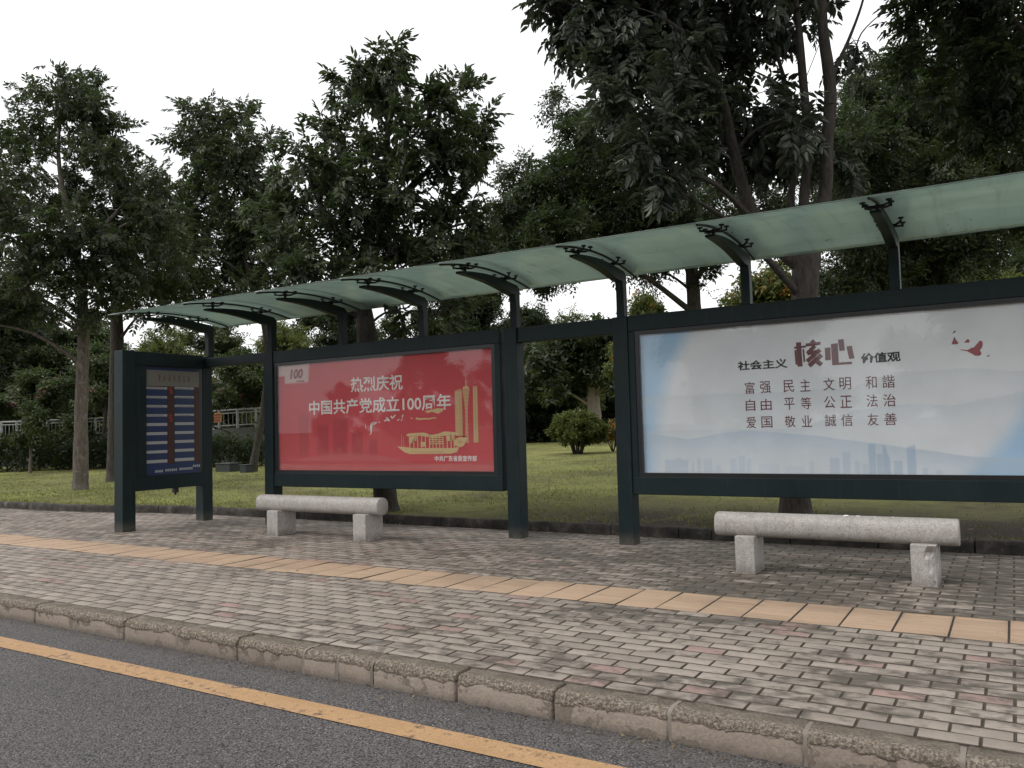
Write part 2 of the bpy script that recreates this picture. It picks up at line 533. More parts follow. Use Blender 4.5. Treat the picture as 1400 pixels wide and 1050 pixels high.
M = dict(
    paint=m_paint(), brick=m_brick(), tactile=m_tactile(), joint=m_joint(), asphalt=m_asphalt(), yellow=m_yellow(), kerb=m_kerb(),
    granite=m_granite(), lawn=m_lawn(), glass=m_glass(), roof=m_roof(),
    bark=m_bark('bark_grey_brown', [(0.05, 0.040, 0.032), (0.115, 0.095, 0.078), (0.19, 0.165, 0.14), (0.23, 0.205, 0.18)]),
    barkdark=m_bark('bark_dark', [(0.022, 0.018, 0.015), (0.05, 0.042, 0.035), (0.085, 0.073, 0.06), (0.07, 0.062, 0.05)]),
    barkpale=m_bark('bark_pale', [(0.20, 0.165, 0.145), (0.31, 0.265, 0.235), (0.38, 0.33, 0.295), (0.24, 0.20, 0.17)]),
    leafA=m_leaf('leaf_deep_green', [(0.022, 0.030, 0.018), (0.042, 0.055, 0.030), (0.088, 0.104, 0.050)]),
    leafB=m_leaf('leaf_mid_green', [(0.026, 0.036, 0.018), (0.050, 0.066, 0.029), (0.100, 0.118, 0.046)]),
    leafC=m_leaf('leaf_yellow_green', [(0.050, 0.068, 0.020), (0.092, 0.115, 0.032), (0.14, 0.155, 0.05)], (0.20, 0.24, 0.05), 0.4),
    leafD=m_leaf('leaf_dark', [(0.014, 0.020, 0.012), (0.026, 0.036, 0.019), (0.056, 0.070, 0.034)]),
    leafG=m_leaf('leaf_grey_green', [(0.026, 0.033, 0.024), (0.056, 0.068, 0.047), (0.115, 0.132, 0.095)], (0.09, 0.13, 0.05), 0.22, 0.36),
    grass=m_leaf('grass_blade', [(0.11, 0.104, 0.032), (0.18, 0.20, 0.050), (0.25, 0.27, 0.072)], (0.13, 0.16, 0.04), 0.25, 0.6),
    pink=m_leaf('pink_petal', [(0.30, 0.07, 0.10), (0.38, 0.12, 0.15), (0.42, 0.19, 0.21)], (0.5, 0.15, 0.2), 0.3, 0.6),
    orange=m_leaf('orange_petal', [(0.42, 0.17, 0.03), (0.52, 0.26, 0.05), (0.55, 0.36, 0.09)], (0.5, 0.25, 0.05), 0.3, 0.6),
    black=plain('black_border', (0.008, 0.008, 0.009), 0.35),
    darkmetal=plain('dark_fitting_metal', (0.012, 0.013, 0.014), 0.4, metal=0.3),
    ink_white=plain('ink_white', (0.78, 0.75, 0.72), 0.6), ink_red=plain('ink_dull_red', (0.24, 0.028, 0.045), 0.6),
    ink_black=plain('ink_black', (0.012, 0.012, 0.014), 0.6), ink_gold=plain('ink_gold', (0.62, 0.44, 0.21), 0.6),
    ink_gold2=plain('ink_dull_gold', (0.50, 0.29, 0.13), 0.6), ink_maroon=plain('ink_maroon', (0.135, 0.034, 0.042), 0.6),
    ink_rose=plain('ink_rose', (0.33, 0.085, 0.10), 0.6), ink_grey=plain('ink_grey', (0.14, 0.15, 0.16), 0.6),
    led_on=plain('led_lit', (0.05, 0.005, 0.004), 0.5, emit=(1.0, 0.06, 0.03), estr=0.16),
    screen_blue=plain('display_blue', (0.011, 0.026, 0.085), 0.5), screen_white=plain('display_white', (0.33, 0.33, 0.335), 0.5),
    screen_pale=plain('display_pale', (0.16, 0.152, 0.135), 0.5), screen_text=plain('display_header_red', (0.12, 0.035, 0.03), 0.5), screen_led=plain('display_led_field', (0.045, 0.012, 0.010), 0.5),
    wall=m_concrete('weathered_wall', (0.09, 0.095, 0.09), (0.16, 0.165, 0.155)), white=m_concrete('white_rail_paint', (0.24, 0.245, 0.24), (0.36, 0.36, 0.355)),
    bldg=m_concrete('pale_facade', (0.48, 0.46, 0.44), (0.58, 0.56, 0.54)), bldgpink=m_concrete('pinkish_facade', (0.50, 0.40, 0.36), (0.58, 0.47, 0.43)), win=plain('window_dark_glass', (0.05, 0.07, 0.09), 0.15),
    signorange=plain('orange_sign', (0.30, 0.13, 0.04), 0.6), utility=plain('dark_green_box_paint', (0.016, 0.022, 0.02), 0.6),
    mortar=m_concrete('pale_mortar', (0.13, 0.11, 0.09), (0.27, 0.235, 0.20)),
    ground=m_concrete('far_ground', (0.06, 0.065, 0.035), (0.09, 0.09, 0.05)),
)

# ------------------------------------------------------------------ the setting
def grid_mesh(name, xs, ys, zf, mat, kind='structure'):
    nx, ny = len(xs), len(ys)
    V = np.array([(x, y, zf(x, y)) for y in ys for x in xs])
    i = np.arange(nx - 1)[None, :] + (np.arange(ny - 1) * nx)[:, None]
    F = np.stack([i, i + 1, i + 1 + nx, i + nx], -1).reshape(-1)
    o = from_np(name, V, F, 4, mat, smooth=True)
    return tag(o, kind=kind)


grid_mesh('ground', [-900, 900], [-900, 900], lambda x, y: -0.16, M['ground'])
grid_mesh('road', list(np.linspace(-120, 80, 60)), [-9.0, -4.0, 0.0, 2.0, 3.10], lambda x, y: -0.12, M['asphalt'])
grid_mesh('road_line', list(np.linspace(-60, 30, 120)), [2.635 - 0.0, 2.775], lambda x, y: -0.116, M['yellow'])
grid_mesh('pavement', [-120, 80], [3.21, 7.9], lambda x, y: -0.0062, M['joint'])
grid_mesh('far_pavement', [-120, 80], [-14, -9.0], lambda x, y: 0.0, M['wall'])


def tile_field(name, cells, mat, jit=0.0008, ch=0.0032, bars=False):
    """cells: (x0,x1,y0,y1) rows; each a chamfered block with slightly uneven setting"""
    c = np.array(cells)
    n = len(c)
    x0, x1, y0, y1 = c.T
    zj = RNG.normal(0, jit, n)
    tx, ty = RNG.normal(0, jit * 5, n), RNG.normal(0, jit * 9, n)
    mx, my = (x0 + x1) / 2, (y0 + y1) / 2
    def ring(dx, z):
        X = np.stack([x0 + dx, x1 - dx, x1 - dx, x0 + dx], 1); Y = np.stack([y0 + dx, y0 + dx, y1 - dx, y1 - dx], 1)
        Z = z + zj[:, None] + tx[:, None] * (X - mx[:, None]) + ty[:, None] * (Y - my[:, None])
        return np.stack([X, Y, Z], -1)
    V = np.concatenate([ring(0, -0.03), ring(0, -ch), ring(ch, 0.0)], 1)
    q = [(8, 9, 10, 11)]
    for a, b in ((0, 4), (4, 8)):
        for k in range(4):
            q.append((a + k, a + (k + 1) % 4, b + (k + 1) % 4, b + k))
    nv = 12
    if bars:
        extra = []
        for j in range(8):
            f0, f1 = (0.05 if j < 4 else 0.095) + j * 0.112, (0.05 if j < 4 else 0.095) + j * 0.112 + 0.07
            for (fx0, fx1, fy0, fy1, z) in ((0.05, 0.95, f0, f1, 0.0), (0.07, 0.93, f0 + 0.02, f1 - 0.02, 0.0028)):
                X = np.stack([x0 + (x1 - x0) * fx0, x0 + (x1 - x0) * fx1, x0 + (x1 - x0) * fx1, x0 + (x1 - x0) * fx0], 1)
                Y = np.stack([y0 + (y1 - y0) * fy0, y0 + (y1 - y0) * fy0, y0 + (y1 - y0) * fy1, y0 + (y1 - y0) * fy1], 1)
                Z = z + zj[:, None] + tx[:, None] * (X - mx[:, None]) + ty[:, None] * (Y - my[:, None])
                extra.append(np.stack([X, Y, Z], -1))
            b0 = nv
            for k in range(4):
                q.append((b0 + k, b0 + (k + 1) % 4, b0 + 4 + (k + 1) % 4, b0 + 4 + k))
            q.append((b0 + 4, b0 + 5, b0 + 6, b0 + 7))
            nv += 8
        V = np.concatenate([V] + extra, 1)
    Q = np.array(q)
    F = (Q[None] + (np.arange(n) * nv)[:, None, None]).reshape(-1)
    o = from_np(name, V.reshape(-1, 3), F, 4, [mat, M['joint']])
    mi = np.zeros(len(Q), dtype=np.int32); mi[1:9] = 1
    o.data.polygons.foreach_set('material_index', np.tile(mi, n))
    return tag(o, kind='structure')


cells = []
row = 0
y = 3.224
XL, XR = -24.0, 6.0
g = 0.0034
while y < 7.66:
    if 4.70 < y < 5.2:
        y = 5.238
        continue
    h = 0.0998
    x = XL + (0.1 if row % 2 else 0.0) + 0.051
    while x < XR:
        if lawn_edge(x) - 0.06 > y + h:
            cells.append((x + g + random.uniform(-.0012, .0012), x + 0.2 - g + random.uniform(-.0012, .0012), y + g, y + h - g))
        x += 0.2
    row += 1
    y += h
tile_field('brick_paving', cells, M['brick'])
cells = []
x = XL + 0.04
while x < XR:
    cells.append((x + 0.003, x + 0.2595, 4.728, 5.233))
    x += 0.2625
tile_field('tactile_paving', cells, M['tactile'], jit=0.0009, bars=True)


def kerb_run(name, x_start, x_end, length, prof, mat, amp, yoff=None, kind='structure', mortar=False):
    V, F, S, MI = [], [], [], []
    x = x_start
    P = np.array(prof)
    m = len(P)
    while x < x_end:
        near = x > -11
        L = length * (1 + random.uniform(-.03, .03))
        if random.random() < 0.08: L *= 0.45
        nx = 26 if near else 6
        # small chamfer at both ends of every stone
        xs = np.concatenate(([0.004, 0.010, 0.020], np.linspace(0.05, L - 0.05, nx), [L - 0.020, L - 0.010, L - 0.004]))
        base = len(V)
        dz, dy = random.uniform(-.004, .004), random.uniform(-.005, .005)
        cy_, cz_ = P[:, 0].mean(), P[:, 1].mean()
        for i, xx in enumerate(xs):
            e = min(i, len(xs) - 1 - i)
            shrink = (0.90, 0.965, 1.0)[e] if e < 3 else 1.0
            for (py, pz) in prof:
                q = Vector((x + xx, py, pz))
                nv = mnoise.noise(q * 9.0) * 0.6 + mnoise.noise(q * 28.0) * 0.4
                a = amp * (1.0 if pz > -0.035 else 0.35)
                yy = cy_ + (py - cy_) * shrink + nv * a + dy
                zz = cz_ + (pz - cz_) * shrink + mnoise.noise(q * 17.0 + Vector((5, 1, 2))) * a * 0.8 + dz
                if yoff: yy += yoff(x + xx)
                V.append((x + xx, yy, zz))
        for i in range(len(xs) - 1):
            for j in range(m - 1):
                a = base + i * m + j
                F += [a, a + m, a + m + 1, a + 1]; S.append(4)
        F += [base + j for j in range(m)]; S.append(m)
        F += [base + (len(xs) - 1) * m + j for j in range(m)][::-1]; S.append(m)
        if mortar and random.random() < 0.62:
            b0 = len(V)
            sh_ = 0.955 if random.random() < .6 else 0.93
            for xx in (L - 0.006, L + 0.013):
                for (py, pz) in prof:
                    q = Vector((x + xx, py, pz))
                    V.append((x + xx, cy_ + (py - cy_) * sh_ + 0.010 * mnoise.noise(q * 38), cz_ + (pz - cz_) * sh_ + 0.004 * mnoise.noise(q * 33)))
            for j in range(m - 1):
                F += [b0 + j, b0 + m + j, b0 + m + j + 1, b0 + j + 1]; S.append(4); MI.append((len(S) - 1))
        x += L + (0.008 if mortar else 0.003)
    o = from_np(name, np.array(V), np.array(F), np.array(S), [mat, M['mortar']], smooth=False)
    mi = np.zeros(len(S), dtype=np.int32); mi[MI] = 1
    o.data.polygons.foreach_set('material_index', mi)
    return tag(o, kind=kind)


kerb_run('kerb', -45.0, 7.0, 0.495, [(3.085, -0.15), (3.085, -0.10), (3.085, -0.06), (3.086, -0.035), (3.090, -0.018), (3.098, -0.006), (3.110, 0.0), (3.14, 0.002), (3.17, 0.002), (3.20, 0.001), (3.219, 0.0), (3.219, -0.08)], M['kerb'], 0.0085, mortar=True)

t = NT('lawn_kerb_black_stained')
n1 = t.noise(t.pos(), 6, 6, 0.7)
M['lkerb'] = t.set(color=t.ramp(n1, [(0.35, (0.016, 0.014, 0.012)), (0.55, (0.05, 0.044, 0.037)), (0.75, (0.15, 0.135, 0.115))]), rough=0.95, normal=t.bump(n1, 0.6, 0.02))
kerb_run('lawn_kerb', -45.0, 7.0, 0.72, [(0.0, -0.03), (0.0, 0.05), (0.006, 0.085), (0.02, 0.096), (0.06, 0.098), (0.09, 0.094), (0.10, 0.02)], M['lkerb'], 0.006, yoff=lawn_edge)

ys = np.concatenate((np.linspace(0, 4, 12), np.linspace(4.6, 20, 30), np.linspace(21, 75, 30)))
xs = np.concatenate((np.linspace(-110, -26, 30), np.linspace(-25, 8, 90), np.linspace(9, 70, 20)))
nx, ny = len(xs), len(ys)
V = np.array([(x, lawn_edge(x) + 0.09 + yy, lawn_z(x, lawn_edge(x) + 0.09 + yy) + 0.012 * mnoise.noise(Vector((x * 1.3, yy * 1.3, 0)))) for yy in ys for x in xs])
i = np.arange(nx - 1)[None, :] + (np.arange(ny - 1) * nx)[:, None]
tag(from_np('lawn', V, np.stack([i, i + 1, i + 1 + nx, i + nx], -1).reshape(-1), 4, M['lawn'], smooth=True), kind='structure')

# grass: blades scattered over the near lawn, thin where the soil is bare
NB = 150000
gx = -24 + RNG.random(NB) * 27
gd = 0.09 + (RNG.random(NB) ** 1.7) * 13
keep = np.ones(NB, bool)
gyv = np.empty(NB); gz = np.empty(NB)
for k in range(NB):
    yy = lawn_edge(gx[k]) + gd[k]
    gyv[k] = yy
    gz[k] = lawn_z(gx[k], yy)
    dens = 0.55 + 0.9 * mnoise.noise(Vector((gx[k] * 0.6, yy * 0.6, 3.1))) + 0.4 * mnoise.noise(Vector((gx[k] * 2.5, yy * 2.5, 1.7)))
    if gx[k] > -6 and yy < 10.8: dens -= 0.45 * min(1, (gx[k] + 6) / 2.5)
    if RNG.random() > dens: keep[k] = False
gx, gyv, gz = gx[keep], gyv[keep], gz[keep]
n = len(gx)
a = RNG.random(n) * math.tau
hgt = 0.018 + RNG.random(n) * 0.032
wd = 0.0035 + RNG.random(n) * 0.003
ln = RNG.normal(0, 0.7, (n, 2)) * hgt[:, None]
B = np.stack([gx, gyv, gz - 0.004], 1)
d = np.stack([np.cos(a) * wd, np.sin(a) * wd, np.zeros(n)], 1)
tip = B + np.stack([ln[:, 0], ln[:, 1], hgt], 1)
V = np.stack([B - d, B + d, tip], 1).reshape(-1, 3)
tag(from_np('grass', V, np.arange(3 * n), 3, M['grass']), 'short patchy grass on the lawn behind the shelter', 'grass', kind='stuff')


# leaf litter and grit swept into the gutter and along the lawn kerb
def litter(n, fx, fy, fz, smin, smax):
    x = fx(n); y_l = fy(n, x); z_l = fz(x, y_l)
    a = RNG.random(n) * math.tau; s_ = smin + (smax - smin) * RNG.random(n) ** 2
    L = np.stack([np.cos(a), np.sin(a), RNG.normal(0, .25, n)], 1) * s_[:, None]
    W = np.stack([-np.sin(a), np.cos(a), RNG.normal(0, .25, n)], 1) * (s_ * .38)[:, None]
    C = np.stack([x, y_l, z_l], 1) + np.array([0, 0, .004])
    C[:, 2] += s_ * .25
    V = np.stack([C - L, C - W * .9 + L * .1, C + L, C + W * .9 - L * .1], 1)
    return V.reshape(-1, 3)


VL = np.concatenate([
    litter(1100, lambda n: -22 + 25 * RNG.random(n), lambda n, x: 3.075 - np.abs(RNG.normal(0, .06, n)), lambda x, y_: np.full(len(x), -.12), .004, .016),
    litter(700, lambda n: -22 + 25 * RNG.random(n), lambda n, x: np.array([lawn_edge(q) for q in x]) - np.abs(RNG.normal(0, .10, n)), lambda x, y_: np.full(len(x), .0), .006, .024),
    litter(160, lambda n: -16 + 18 * RNG.random(n), lambda n, x: 3.3 + 4.2 * RNG.random(n), lambda x, y_: np.full(len(x), .001), .005, .020),
    litter(900, lambda n: -20 + 22 * RNG.random(n), lambda n, x: np.array([lawn_edge(q) for q in x]) + .15 + 4 * RNG.random(n) ** 1.5, lambda x, y_: np.array([lawn_z(p_, q_) for p_, q_ in zip(x, y_)]) + .012, .010, .035)])
M['deadleaf'] = m_leaf('dead_leaf', [(0.05, 0.034, 0.02), (0.13, 0.085, 0.042), (0.24, 0.18, 0.10)], (0.2, .13, .06), .15, .7)
tag(from_np('leaf_litter', VL, np.arange(len(VL)), 4, M['deadleaf']), 'dry brown leaf litter in the gutter and along the lawn kerb', 'leaf litter', kind='stuff')


# ------------------------------------------------------------------ bus shelter
YF, YB = 7.03, 7.18              # front and back face of the posts
sh = thing('bus_shelter', 'long dark teal steel bus shelter with a curved frosted green glass roof on arched arms', 'bus shelter', (-4.3, 7.1, 0))
for x0, ztop in ((-9.17, 2.14), (-7.872, 2.12), (-4.372, 2.12), (-3.168, 2.12), (0.36, 2.12)):
    bm = bmesh.new()
    box(bm, x0, x0 + 0.15, YF, YB, -0.02, ztop, 0.006)
    from_bm('post', bm, M['paint'], sh)
for x0 in (-4.372, -3.168, -9.17):
    bm = bmesh.new()
    rim = []
    for k in range(28):
        a = math.tau * k / 28
        e_ = max(abs(math.cos(a)), abs(math.sin(a)))
        rr_ = 0.098 / e_ * (1 + 0.22 * mnoise.noise(Vector((math.cos(a) * 1.7 + x0, math.sin(a) * 1.7, 0))))
        rim.append((x0 + .075 + rr_ * math.cos(a), 7.105 + rr_ * math.sin(a)))
    lo_ = [bm.verts.new((u, w_, -0.004)) for u, w_ in rim]
    hi_ = [bm.verts.new((x0 + .075 + (u - x0 - .075) * .9, 7.105 + (w_ - 7.105) * .9, 0.006)) for u, w_ in rim]
    for k in range(28):
        bm.faces.new((lo_[k], lo_[(k + 1) % 28], hi_[(k + 1) % 28], hi_[k]))
    bm.faces.new(hi_)
    from_bm('footing', bm, M['mortar'], sh)
for xa, xb, z0, z1 in ((-9.02, -7.872, 2.00, 2.118), (-4.222, -3.168, 1.965, 2.116)):
    bm = bmesh.new()
    box(bm, xa + 0.002, xb - 0.002, YF + 0.02, YB - 0.02, z0, z1, 0.005)
    from_bm('link_beam', bm, M['paint'], sh)

ARMX = [-4.27 + 1.175 * (k - 5) for k in range(1, 10)]


def roof_z(Y):
    return 2.662 - 0.131 * (Y - 6.6) ** 2


for X in ARMX:
    bm = bmesh.new()
    # upright, then a tapering arched cantilever reaching over the paving
    zt = 2.118 if X > -8.5 else 2.138
    N = 12
    top, bot = [], []
    for i in range(N + 1):
        f = i / N
        Y = 6.12 + (7.03 - 6.12) * f
        zu = 2.545 + 0.045 * math.sin(math.pi * (0.08 + 0.80 * f))
        th = 0.020 + 0.105 * f ** 0.9
        top.append((Y, zu)); bot.append((Y, zu - th))
    outline = top + [(7.10, 2.555), (7.145, 2.52), (7.15, zt), (7.06, zt), (7.06, 2.38)] + [(7.045, 2.45)] + bot[::-1][1:]
    prism(bm, outline, 'x', X - 0.038, X + 0.038)
    bmesh.ops.bevel(bm, geom=[e for e in bm.edges if abs(e.verts[0].co.x - e.verts[1].co.x) < 1e-5 and e.calc_face_angle(0) > 1.2], offset=0.005, segments=1, affect='EDGES')
    arm = from_bm('roof_arm', bm, M['paint'], sh)
    for Yc, zb in ((6.22, 2.565), (6.93, 2.575)):
        bm = bmesh.new()
        zc = roof_z(Yc)
        tube(bm, [(X, Yc, zb - 0.03), (X, Yc, zc - 0.045)], [0.014, 0.014], 10)
        bmesh.ops.create_uvsphere(bm, u_segments=10, v_segments=6, radius=0.021, matrix=Matrix.Translation((X, Yc, zc - 0.045)))
        for sx in (-1, 1):
            for syy in (-1, 1):
                ex, ey = X + sx * 0.085, Yc + syy * 0.065
                ez = roof_z(ey)
                tube(bm, [(X, Yc, zc - 0.045), (X + sx * 0.05, Yc + syy * 0.038, zc - 0.046), (ex, ey, ez - 0.034)], [0.011, 0.009, 0.008], 8)
                tube(bm, [(ex, ey, ez - 0.045), (ex, ey, ez - 0.009)], [0.007, 0.007], 8)
                tube(bm, [(ex, ey, ez - 0.018), (ex, ey, ez - 0.008)], [0.021, 0.021], 12)
        from_bm('glass_clamp', bm, M['darkmetal'], arm)
    # the seal under the joint of two panes
    bm = bmesh.new()
    ypts = np.linspace(5.83, 7.40, 18)
    tube(bm, [(X, Y, roof_z(Y) - 0.013) for Y in ypts], [0.0105] * 18, 8)
    from_bm('joint_seal', bm, M['darkmetal'], sh)

edges = [-9.16] + ARMX[1:] + [1.6]
for xa, xb in zip(edges, edges[1:]):
    N = 22
    Y = np.linspace(5.80, 7.43, N)
    xg = np.linspace(xa + 0.004, xb - 0.004, 5)
    V = []
    for off in (-0.006, 0.006):
        for yy in Y:
            for xx in xg:
                V.append((xx, yy, roof_z(yy) + off))
    V = np.array(V); F = []
    w = len(xg); half = N * w
    for r_ in range(N - 1):
        for c_ in range(w - 1):
            q = r_ * w + c_
            F += [[q, q + w, q + w + 1, q + 1], [half + q, half + q + 1, half + q + w + 1, half + q + w]]
    for r_ in range(N - 1):
        a, b = r_ * w, (r_ + 1) * w
        F += [[a, half + a, half + b, b], [a + w - 1, b + w - 1, half + b + w - 1, half + a + w - 1]]
    for c_ in range(w - 1):
        a = c_; b = (N - 1) * w + c_
        F += [[a, a + 1, half + a + 1, half + a], [b, half + b, half + b + 1, b + 1]]
    from_np('roof_pane', V, np.array(F).ravel(), 4, M['roof'], sh)


# ------------------------------------------------------------------ lettering and printed shapes
def text_mesh(body, bold=0.0, res=3):
    c = bpy.data.curves.new('lettering', 'FONT')
    c.body = body; c.size = 1; c.offset = bold; c.resolution_u = res
    o = bpy.data.objects.new('lettering', c)
    COL.objects.link(o)
    dg = bpy.context.evaluated_depsgraph_get()
    me = bpy.data.meshes.new_from_object(o.evaluated_get(dg))
    bpy.data.objects.remove(o); bpy.data.curves.remove(c)
    return me


def text_fit(name, body, u0, u1, w0, w1, place, mat, parent, bold=0.0, shear=0.0):
    """stretch a line of text onto the rectangle; place(u, w, d) -> world"""
    me = text_mesh(body, bold)
    co = np.empty(len(me.vertices) * 3); me.vertices.foreach_get('co', co); co = co.reshape(-1, 3)
    lo, hi = co.min(0), co.max(0)
    for v, c in zip(me.vertices, co):
        fu = (c[0] - lo[0]) / (hi[0] - lo[0]); fw = (c[1] - lo[1]) / (hi[1] - lo[1])
        v.co = place(u0 + (u1 - u0) * fu + shear * fw, w0 + (w1 - w0) * fw, 0.0)
    return link_mesh(name, me, mat, parent)


def shapes(name, polys, place, mat, parent, d=0.0):
    bm = bmesh.new()
    for k, pts in enumerate(polys):
        f = bm.faces.new([bm.verts.new(place(u, w, d + 0.00004 * (k % 7))) for u, w in pts])
    bmesh.ops.triangulate(bm, faces=bm.faces[:])
    return from_bm(name, bm, mat, parent)


def shapes_each(name, polys, place, mat, parent, d=0.0):
    for p in polys:
        shapes(name, [p], place, mat, parent, d)


def rect(u0, u1, w0, w1): return [(u0, w0), (u1, w0), (u1, w1), (u0, w1)]


def stroke(pts, w0, w1):
    """a brush stroke along points"""
    out = []
    n = len(pts)
    L, R = [], []
    for i, p in enumerate(pts):
        a = pts[max(i - 1, 0)]; b = pts[min(i + 1, n - 1)]
        dx, dy = b[0] - a[0], b[1] - a[1]
        l = math.hypot(dx, dy) or 1
        w = (w0 + (w1 - w0) * i / (n - 1)) / 2
        L.append((p[0] - dy / l * w, p[1] + dx / l * w)); R.append((p[0] + dy / l * w, p[1] - dx / l * w))
    return L + R[::-1]


def print_plate(name, u0, u1, w0, w1, nu, nw, paint, Yp, mat, parent):
    U, W = np.meshgrid(np.linspace(u0, u1, nu), np.linspace(w0, w1, nw))
    col = np.clip(paint(U, W), 0, 1)
    V = np.stack([U, np.full_like(U, Yp), W], -1).reshape(-1, 3)
    i = np.arange(nu - 1)[None, :] + (np.arange(nw - 1) * nu)[:, None]
    o = from_np(name, V, np.stack([i, i + 1, i + 1 + nu, i + nu], -1).reshape(-1), 4, mat, parent)
    at_ = o.data.color_attributes.new('print', 'FLOAT_COLOR', 'POINT')
    rgba = np.concatenate([col.reshape(-1, 3), np.ones((nu * nw, 1))], 1).astype(np.float32)
    at_.data.foreach_set('color', rgba.ravel())
    return o


def ss(x, a, b):
    t_ = np.clip((x - a) / (b - a), 0, 1)
    return t_ * t_ * (3 - 2 * t_)


def lerp(c0, c1, f): return np.array(c0) * (1 - f[..., None]) + np.array(c1) * f[..., None]


def fbm(U, W, seed, s):
    r = np.random.default_rng(seed)
    out = np.zeros_like(U)
    for o_ in range(5):
        for _ in range(4):
            th = r.random() * math.tau; ph = r.random() * math.tau
            k = s * 2 ** o_ * (0.7 + 0.6 * r.random())
            out += np.sin(k * (U * math.cos(th) + W * math.sin(th)) + ph + 1.5 * np.sin(k * 0.6 * (W * math.cos(th) - U * math.sin(th)) + ph * 2)) * 0.5 ** o_
    return out / 4


def board(name, label, xa, xb, u0, u1, paint):
    """framed glazed poster case; xa..xb outer frame, u0..u1 printed sheet"""
    b = thing(name, label, 'billboard', ((xa + xb) / 2, 7.1, 0.47))
    bm = bmesh.new()
    y0, y1 = 7.042, 7.165
    zb, zt = 0.47, 2.122
    box(bm, xa, xb, y0, y1, 1.975, zt, 0.006)
    box(bm, xa, xb, y0, y1, zb, 0.632, 0.006)
    box(bm, xa, u0 - 0.042, y0 + 0.0025, y1 - 0.002, 0.632, 1.975, 0.004)
    box(bm, u1 + 0.042, xb, y0 + 0.0025, y1 - 0.002, 0.632, 1.975, 0.004)
    from_bm('frame', bm, M['paint'], b)
    bm = bmesh.new()
    zi0, zi1 = 0.668, 1.938
    box(bm, u0 - 0.0415, u1 + 0.0415, 7.052, 7.10, zi1, 1.9745)
    box(bm, u0 - 0.0415, u1 + 0.0415, 7.052, 7.10, 0.6325, zi0)
    box(bm, u0 - 0.0415, u0, 7.054, 7.10, zi0, zi1)
    box(bm, u1, u1 + 0.0415, 7.054, 7.10, zi0, zi1)
    box(bm, u0 - 0.0415, u1 + 0.0415, 7.108, 7.150, 0.6325, 1.9745)
    from_bm('border', bm, M['black'], b)
    ps = print_plate('poster', u0 - 0.01, u1 + 0.01, 0.66, 1.945, 520, 212, paint, 7.092, m_print(name + '_print'), b)
    bm = bmesh.new()
    box(bm, u0 - 0.001, u1 + 0.001, 7.060, 7.064, zi0 - 0.001, zi1 + 0.001)
    from_bm('glass_pane', bm, M['glass'], b)
    return b, ps


def on_board(u, w, d=0.0): return (u, 7.0905 - d, w)


def paint_red(U, W):
    f = fbm(U, W, 3, 1.6)
    c = lerp((0.50, 0.024, 0.036), (0.60, 0.045, 0.058), np.clip(0.5 + 0.35 * f, 0, 1))
    # pale lighter ribbon along the foot of the sheet
    top = 0.80 + 0.045 * np.sin((U + 7.7) * 1.55) - 0.03 * np.sin((U + 7.7) * 3.1 + 1)
    c = lerp(c, (0.52, 0.085, 0.085), 0.75 * ss(top - W, -0.015, 0.02))
    top2 = 0.725 + 0.02 * np.sin((U + 7.7) * 2.2 + 2)
    c = lerp(c, (0.55, 0.12, 0.11), 0.6 * ss(top2 - W, -0.01, 0.015))
    # faint darker printed gate and roofs, left half
    g = np.zeros_like(U)
    for (a, b_, z0, z1) in ((-7.35, -7.17, 0.80, 1.38), (-7.05, -6.85, 0.80, 1.22), (-6.80, -6.55, 0.80, 1.30), (-6.50, -6.32, 0.80, 1.15), (-6.25, -6.1, .8, 1.05)):
        g = np.maximum(g, ss(U, a, a + .02) * ss(b_ - U, 0, .02) * ss(W, z0, z0 + .1) * ss(z1 - W, 0, .06))
    c = lerp(c, (0.34, 0.014, 0.026), 0.55 * g)
    # pale sheet corner behind the emblem
    p = ss(-7.17 + 0.10 * (W - 1.75) - U, -0.02, 0.03) * ss(W, 1.70, 1.735)
    p2 = ss(-7.62 + 0.0 * W - U, -0.02, 0.02) * ss(W, 1.78, 1.80)
    p = np.maximum(p * ss(U, -7.58, -7.56), ss(-7.17 - U, -.02, .03) * ss(W, 1.80, 1.82))
    c = lerp(c, (0.66, 0.50, 0.47), 0.9 * p)
    return c


rb, rp = board('billboard', 'red anniversary billboard with pale Chinese lettering and a gold boat and towers', -7.720, -4.430, -7.69 + 0.015, -4.54, paint_red)
text_fit('lettering', '热烈庆祝', -6.50, -5.735, 1.563, 1.735, on_board, M['ink_white'], rp, 0.016)
text_fit('lettering', '中国共产党成立100周年', -7.165, -5.085, 1.318, 1.492, on_board, M['ink_white'], rp, 0.016)
text_fit('lettering', '中共广东省委宣传部', -5.315, -4.77, 0.770, 0.832, on_board, M['ink_white'], rp, 0.018)
text_fit('emblem', '100', -7.48, -7.27, 1.765, 1.885, on_board, M['ink_red'], rp, 0.045, 0.02)
shapes_each('emblem_mark', [rect(-7.37, -7.355, 1.722, 1.745), rect(-7.345, -7.325, 1.724, 1.745), rect(-7.318, -7.30, 1.722, 1.744), rect(-7.292, -7.272, 1.723, 1.746), rect(-7.262, -7.24, 1.722, 1.744)], on_board, M['ink_red'], rp)
